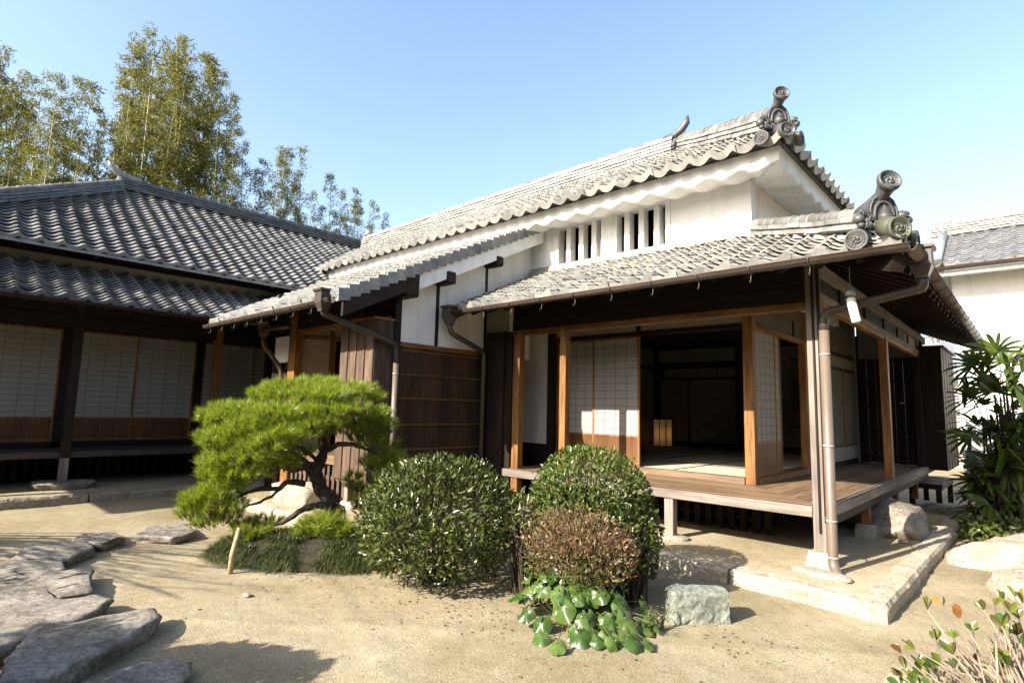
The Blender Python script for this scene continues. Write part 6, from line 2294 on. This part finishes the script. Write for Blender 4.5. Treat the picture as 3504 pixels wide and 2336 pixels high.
f4 = [(rd.uniform(2222, 2352), rd.uniform(960, 1215), rd.uniform(7.2, 8.0), rd.uniform(0.18, 0.28)) for _ in range(80)]
palm('dense shaded palm thicket filling the dark corner at the right edge', (-0.30, 10.0, 0), f4, 4)
# pot in the shade
mb = MB()
mb.lathe((-0.50, 10.35, 0.05), (0, 0, 1), [(0.16, 0), (0.20, 0.3), (0.25, 0.62), (0.27, 0.66), (0.25, 0.67), (0.22, 0.60), (0.001, 0.58)], 22)
mb.build('planter_pot', 'slate', None, 'big dark flower pot standing in the deep shade behind the palms', 'pot', org=(-0.5, 10.35, 0.05))
# shaded broad-leaved ground plants
gp = thing('ground_plants', 'dark broad-leaved plants in the shade at the foot of the palms', 'plant', (-0.35, 9.3, 0))
V, F = [], []
for i in range(700):
    x, y = rd.gauss(-0.40, 0.30), rd.gauss(9.35, 0.38)
    if x < -0.85:
        continue
    z = rd.uniform(0.02, 0.26)
    leaf(V, F, Vector((x, y, z)), (rvec(rd) + Vector((0, -0.3, 0.1))).normalized(), (Vector((0, -0.3, 1)) + rvec(rd) * 0.5).normalized(), rd.uniform(0.06, 0.11), rd.uniform(0.05, 0.08), 0.1, 0.3)
mb = MB(); mb.add(V, F); mb.build('leaves', 'leaf_bush', gp)

# ---- bamboo grove behind the side wing
PH = 16.0
def make_culm(seed):
    rd = random.Random(seed)
    st_ = MB()
    V, F = [], []
    bend = Vector((rd.uniform(-0.5, 0.5), rd.uniform(-0.5, 0.5), 0))
    def axp(t):
        return bend * (t ** 3) + Vector((0, 0, PH * t))
    st_.tube([axp(i / 24) for i in range(25)], [0.055 * (1 - 0.86 * (i / 24) ** 1.3) for i in range(25)], 7)
    ncl = 84
    for i in range(ncl):
        t = 0.34 + 0.66 * (i + rd.random()) / ncl
        if rd.random() < 0.15 + 0.25 * (fbm((seed, t * 9, 0), 1, 2) < -0.05):
            continue
        p = axp(t)
        q = (t - 0.34) / 0.66
        reach = (0.88 * (1 - q) ** 0.6 + 0.20) * rd.uniform(0.55, 1.15)
        an = rd.uniform(0, 2 * PI)
        d = Vector((math.cos(an), math.sin(an), rd.uniform(0.25, 0.9))).normalized()
        e = p + d * reach
        st_.tube([p, p.lerp(e, 0.6) + Vector((0, 0, 0.03)), e], [0.009, 0.006, 0.003], 3, cap=False)
        nleaf = int(50 * (0.6 + 0.5 * (1 - q)) * rd.uniform(0.5, 1.5))
        for k in range(nleaf):
            s = rd.uniform(0.35, 1.05)
            c = p.lerp(e, s) + rvec(rd) * 0.16
            ld = (d * 0.6 + rvec(rd) * 0.8 + Vector((0, 0, -0.25))).normalized()
            leaf(V, F, c, ld, (Vector((0, 0, 1)) + rvec(rd) * 0.7).normalized(), rd.uniform(0.13, 0.21), rd.uniform(0.030, 0.046), 0.1, 0.25)
    return st_, V, F
protos = []
for k in range(7):
    st_, V, F = make_culm(200 + k)
    a = st_.build('__stem', 'culm')
    mb = MB(); mb.add(V, F)
    b = mb.build('__leaves', 'leaf_bamboo')
    protos.append((a.data, b.data))
    for o in (a, b):
        bpy.data.objects.remove(o)
first = None
groves = {
    'left': [(5, 92), (38, 105), (76, 150), (106, 165), (132, 178), (165, 172), (188, 185), (22, 200), (60, 228), (206, 250), (232, 275), (92, 262), (150, 262), (243, 310), (-25, 150), (-12, 240), (118, 300), (180, 300), (15, 140), (50, 170), (0, 200), (70, 260), (135, 230), (165, 260), (35, 250)],
    'tall': [(285, 150), (312, 118), (336, 76), (360, 62), (386, 96), (416, 86), (441, 82), (456, 120), (476, 132), (500, 150), (522, 172), (541, 212), (556, 262), (346, 160), (396, 172), (430, 192), (300, 222), (490, 252), (525, 300), (370, 240), (455, 270), (325, 105), (350, 95), (402, 120), (428, 118), (468, 150), (330, 180), (360, 150), (410, 210), (480, 200), (300, 180), (515, 240), (440, 250)],
    'edge': [(571, 332), (590, 362), (606, 395)],
    'pale': [(636, 342), (656, 322), (680, 332), (702, 350), (646, 420), (692, 432), (722, 445)],
    'thin': [(766, 408), (786, 442), (812, 430), (832, 455), (852, 465), (880, 495), (752, 475)],
}
lab = {
    'left': 'olive bamboo in the clump at the left edge behind the dark roof',
    'tall': 'bamboo in the tallest dense clump behind the main ridge of the dark roof',
    'edge': 'short bamboo at the right foot of the tallest clump',
    'pale': 'pale yellowish bamboo in the small separate clump right of the tallest one',
    'thin': 'thin sparse bamboo near the meeting point of the dark and the pale roof',
}
gname = {'left': 'bamboo clump at the left edge', 'tall': 'tallest bamboo clump', 'edge': 'short bamboo beside the tallest clump', 'pale': 'pale bamboo clump', 'thin': 'thin bamboo near the roof junction'}
rd = random.Random(21)
def bamboo(g, dx, dy, dep, lean=(0, 0), label=None, group=True):
    tip = at(dx, dy, dep)
    sc = tip.z / PH
    sd_, ld = protos[rd.randrange(len(protos))]
    r = thing('bamboo', label or lab[g], 'bamboo', (tip.x - lean[0] * sc, tip.y - lean[1] * sc, 0), gname[g] if group else None)
    r.scale = (min(1.15, sc * 1.05), min(1.15, sc * 1.05), sc)
    r.rotation_euler = (0, 0, rd.uniform(0, 2 * PI))
    if lean != (0, 0):
        v = Vector((lean[0], lean[1], PH)).normalized()
        r.rotation_euler = Vector((0, 0, 1)).rotation_difference(v).to_euler()
    for nm, me in (('stem', sd_), ('leaves', ld)):
        o = bpy.data.objects.new(nm, me)
        col.objects.link(o)
        o.parent = r
for g, L_ in groves.items():
    for dx, dy in L_:
        base_d = {'left': 24, 'tall': 27, 'edge': 28, 'pale': 32, 'thin': 33}[g]
        bamboo(g, dx, dy, base_d + rd.uniform(-2.5, 3))
bamboo('thin', 882, 390, 33, lean=(6.5, 5.5), label='slanting bamboo leaning to the right over the pale roof', group=False)

# ---- bare reddish trees far behind the storehouse
rd = random.Random(5)
def bare_tree(name, label, base, h, spread, seed, mat, depth=6, r0=0.12, dens=1.0):
    rd = random.Random(seed)
    mb = MB()
    def grow(p, d, L_, r, lev):
        if lev == 0 or r < 0.002:
            return
        q = p + d * L_
        m_ = p.lerp(q, 0.5) + rvec(rd) * L_ * 0.06
        mb.tube([p, m_, q], [r, r * 0.85, r * 0.7], 5 if lev > 3 else 3, cap=False)
        for k in range(rd.choice((2, 3, 3)) if lev > 1 else 0):
            nd = (d + rvec(rd) * spread + Vector((0, 0, 0.15))).normalized()
            grow(q, nd, L_ * rd.uniform(0.62, 0.86), r * rd.uniform(0.5, 0.68), lev - 1)
    grow(Vector(base), Vector((0, 0, 1)), h * 0.26, r0, depth)
    root = thing(name, label, 'tree', tuple(base))
    mb.build('branches', mat, root)
    return root
M['red_twig'] = mat_noise('reddish_branch', (0.20, 0.13, 0.11), (0.30, 0.20, 0.17), 3, 0.8)
tp = at(2175, 700, 45)
bare_tree('bare_tree', 'bare reddish tree far off in the gap between the eave and the storehouse', (tp.x, tp.y, 0), tp.z * 1.02, 0.75, 3, 'red_twig', 8, 0.22)
tp = at(2150, 690, 48)
bare_tree('bare_tree', 'second bare tree far off, hidden low behind the eave left of the storehouse', (tp.x, tp.y, 0), tp.z * 1.0, 0.75, 4, 'red_twig', 8, 0.22)

# ================================================================== GARDEN BEHIND THE CAMERA (casts the shadows on the left; evergreens added to block sky light)
round_bush('round_bush', 'clipped bush just outside the photo whose round shadow falls on the sand', (-3.64, -0.30, 0.62), (0.58, 0.56, 0.57), 9000, 0.065, 0.036, 'leaf_bush', 131, 0.3)
rd = random.Random(61)
root = thing('bare_tree', 'bare garden tree outside the photo whose long branches streak the sand with shadow', 'tree', (-10.6, -3.8, 0))
mb = MB()
mb.tube([(-10.6, -3.8, -0.1), (-10.4, -3.6, 0.9), (-10.0, -3.2, 1.7)], [0.13, 0.11, 0.085], 8)
for i in range(34):
    s = Vector((-10.0, -3.2, 1.7))
    e = Vector((rd.uniform(-7.2, -5.2), rd.uniform(-2.3, -0.7), rd.uniform(1.5, 2.7)))
    m_ = s.lerp(e, 0.45) + Vector((rd.uniform(-.1, .1), rd.uniform(-.1, .1), rd.uniform(0.1, 0.4)))
    m2 = s.lerp(e, 0.75) + Vector((rd.uniform(-.1, .1), rd.uniform(-.1, .1), rd.uniform(0.05, 0.2)))
    mb.tube([s, m_, m2, e], [0.026, 0.013, 0.008, 0.003], 5, cap=False)
    for k in range(4):
        q = m_.lerp(e, rd.uniform(0.0, 0.9))
        mb.tube([q, q + (e - m_).normalized() * rd.uniform(0.3, 0.7) + rvec(rd) * 0.15], [0.006, 0.002], 4, cap=False)
mb.build('branches', 'twig_dark', root)
root = thing('leafy_tree', 'thin leafy tree outside the photo dappling the stepping stones with shade', 'tree', (-5.6, -4.6, 0))
mb = MB()
mb.tube([(-5.6, -4.6, -0.1), (-5.5, -4.4, 1.5), (-5.2, -4.05, 2.7)], [0.07, 0.055, 0.03], 8)
mb.build('trunk', 'twig_dark', root)
V, F = [], []
for (cx, cy, cz, rx, ry, rz, n_) in ((-4.98, -3.98, 3.0, 0.50, 0.33, 0.20, 760), (-6.9, -4.1, 2.9, 0.7, 0.30, 0.22, 260), (-4.2, -3.9, 3.0, 0.4, 0.3, 0.2, 260)):
    for i in range(n_):
        d = rvec(rd) * rd.random() ** 0.4
        leaf(V, F, Vector((cx + d.x * rx, cy + d.y * ry, cz + d.z * rz)), rvec(rd), rvec(rd), rd.uniform(0.07, 0.11), rd.uniform(0.04, 0.06), 0.1, 0.1)
mb = MB(); mb.add(V, F)
mb.build('crown', 'leaf_bush', root)
M['leaf_mass'] = mat_leaf('evergreen_foliage', [(0.02, 0.035, 0.01), (0.04, 0.06, 0.016), (0.03, 0.045, 0.012)], 0.5, 0.1)
rd = random.Random(400)
V, F = [], []
for i in range(5200):
    d = rvec(rd)
    r = (1 - 0.45 * rd.random() ** 1.5) * (1 + 0.25 * fbm(d * 2.1, 1, 3))
    p = Vector((d.x * 2.0 * r, d.y * 1.5 * r, 3.0 + d.z * 2.7 * r))
    if p.z < 0.1:
        continue
    leaf(V, F, p, (d + rvec(rd)).normalized(), (d + rvec(rd) * 0.8).normalized(), rd.uniform(0.2, 0.34), rd.uniform(0.12, 0.2), 0.2, 0.1)
mb = MB(); mb.add(V, F)
lm = mb.build('__mass', 'leaf_mass').data
mb = MB(); mb.tube([(0, 0, -0.1), (0.05, 0, 1.5), (0, 0.05, 4.2)], [0.16, 0.13, 0.05], 8)
tm = mb.build('__trunk', 'twig_dark').data
for o in [o for o in col.objects if o.name.startswith('__')]:
    bpy.data.objects.remove(o)
for (x, y, s) in [(-20, -8, 1.1), (-16.5, -9, 1.05), (-13, -9.5, 1.0), (-9.8, -10, 1.05), (-6.5, -9.6, 0.98), (-3, -10, 1.05), (0.3, -9.8, 1.0), (3.5, -9, 1.05), (6.5, -6.5, 1.1), (8, -3, 1.1), (8.5, 1, 1.1), (8.5, 5, 1.15), (8, 9, 1.1)]:  # unseen trees added to cut low sky light and deepen the shade
    r = thing('evergreen_tree', 'dense evergreen tree standing behind the photographer', 'tree', (x, y, 0), 'evergreens behind the photographer')
    r.scale = (s, s, s)
    r.rotation_euler = (0, 0, rd.uniform(0, 6))
    for nm, me in (('crown', lm), ('trunk', tm)):
        o = bpy.data.objects.new(nm, me)
        col.objects.link(o)
        o.parent = r

# ---- fallen leaves and crumbs of soil near the bushes
rd = random.Random(313)
M['litter'] = mat_leaf('fallen_leaf', [(0.10, 0.06, 0.03), (0.20, 0.13, 0.06), (0.06, 0.05, 0.03), (0.15, 0.12, 0.05)], 0.7, 0.1)
V, F = [], []
for i in range(420):
    if rd.random() < 0.75:
        cx, cy, sx = rd.choice(((-3.35, 2.75, 0.35), (-2.4, 3.2, 0.35), (-4.9, 2.5, 0.45), (-3.0, 3.1, 0.3), (-1.7, 3.9, 0.3), (-4.2, 2.7, 0.35)))
        x, y = rd.gauss(cx, sx), rd.gauss(cy, sx * 0.6)
    else:
        x, y = rd.uniform(-7, -0.6), rd.uniform(1.2, 4.6)
    z = ground_h(x, y) + 0.004
    a = rd.uniform(0, 2 * PI)
    s = rd.uniform(0.008, 0.03)
    leaf(V, F, Vector((x, y, z)), Vector((math.cos(a), math.sin(a), rd.uniform(-0.02, 0.25))), Vector((rd.uniform(-.3, .3), rd.uniform(-.3, .3), 1)), s, s * rd.uniform(0.4, 0.7), 0.3, 0.1)
mb = MB(); mb.add(V, F)
mb.build('leaf_litter', 'litter', kind='stuff', label='small fallen leaves and crumbs on the sand round the bushes', cat='leaf litter')
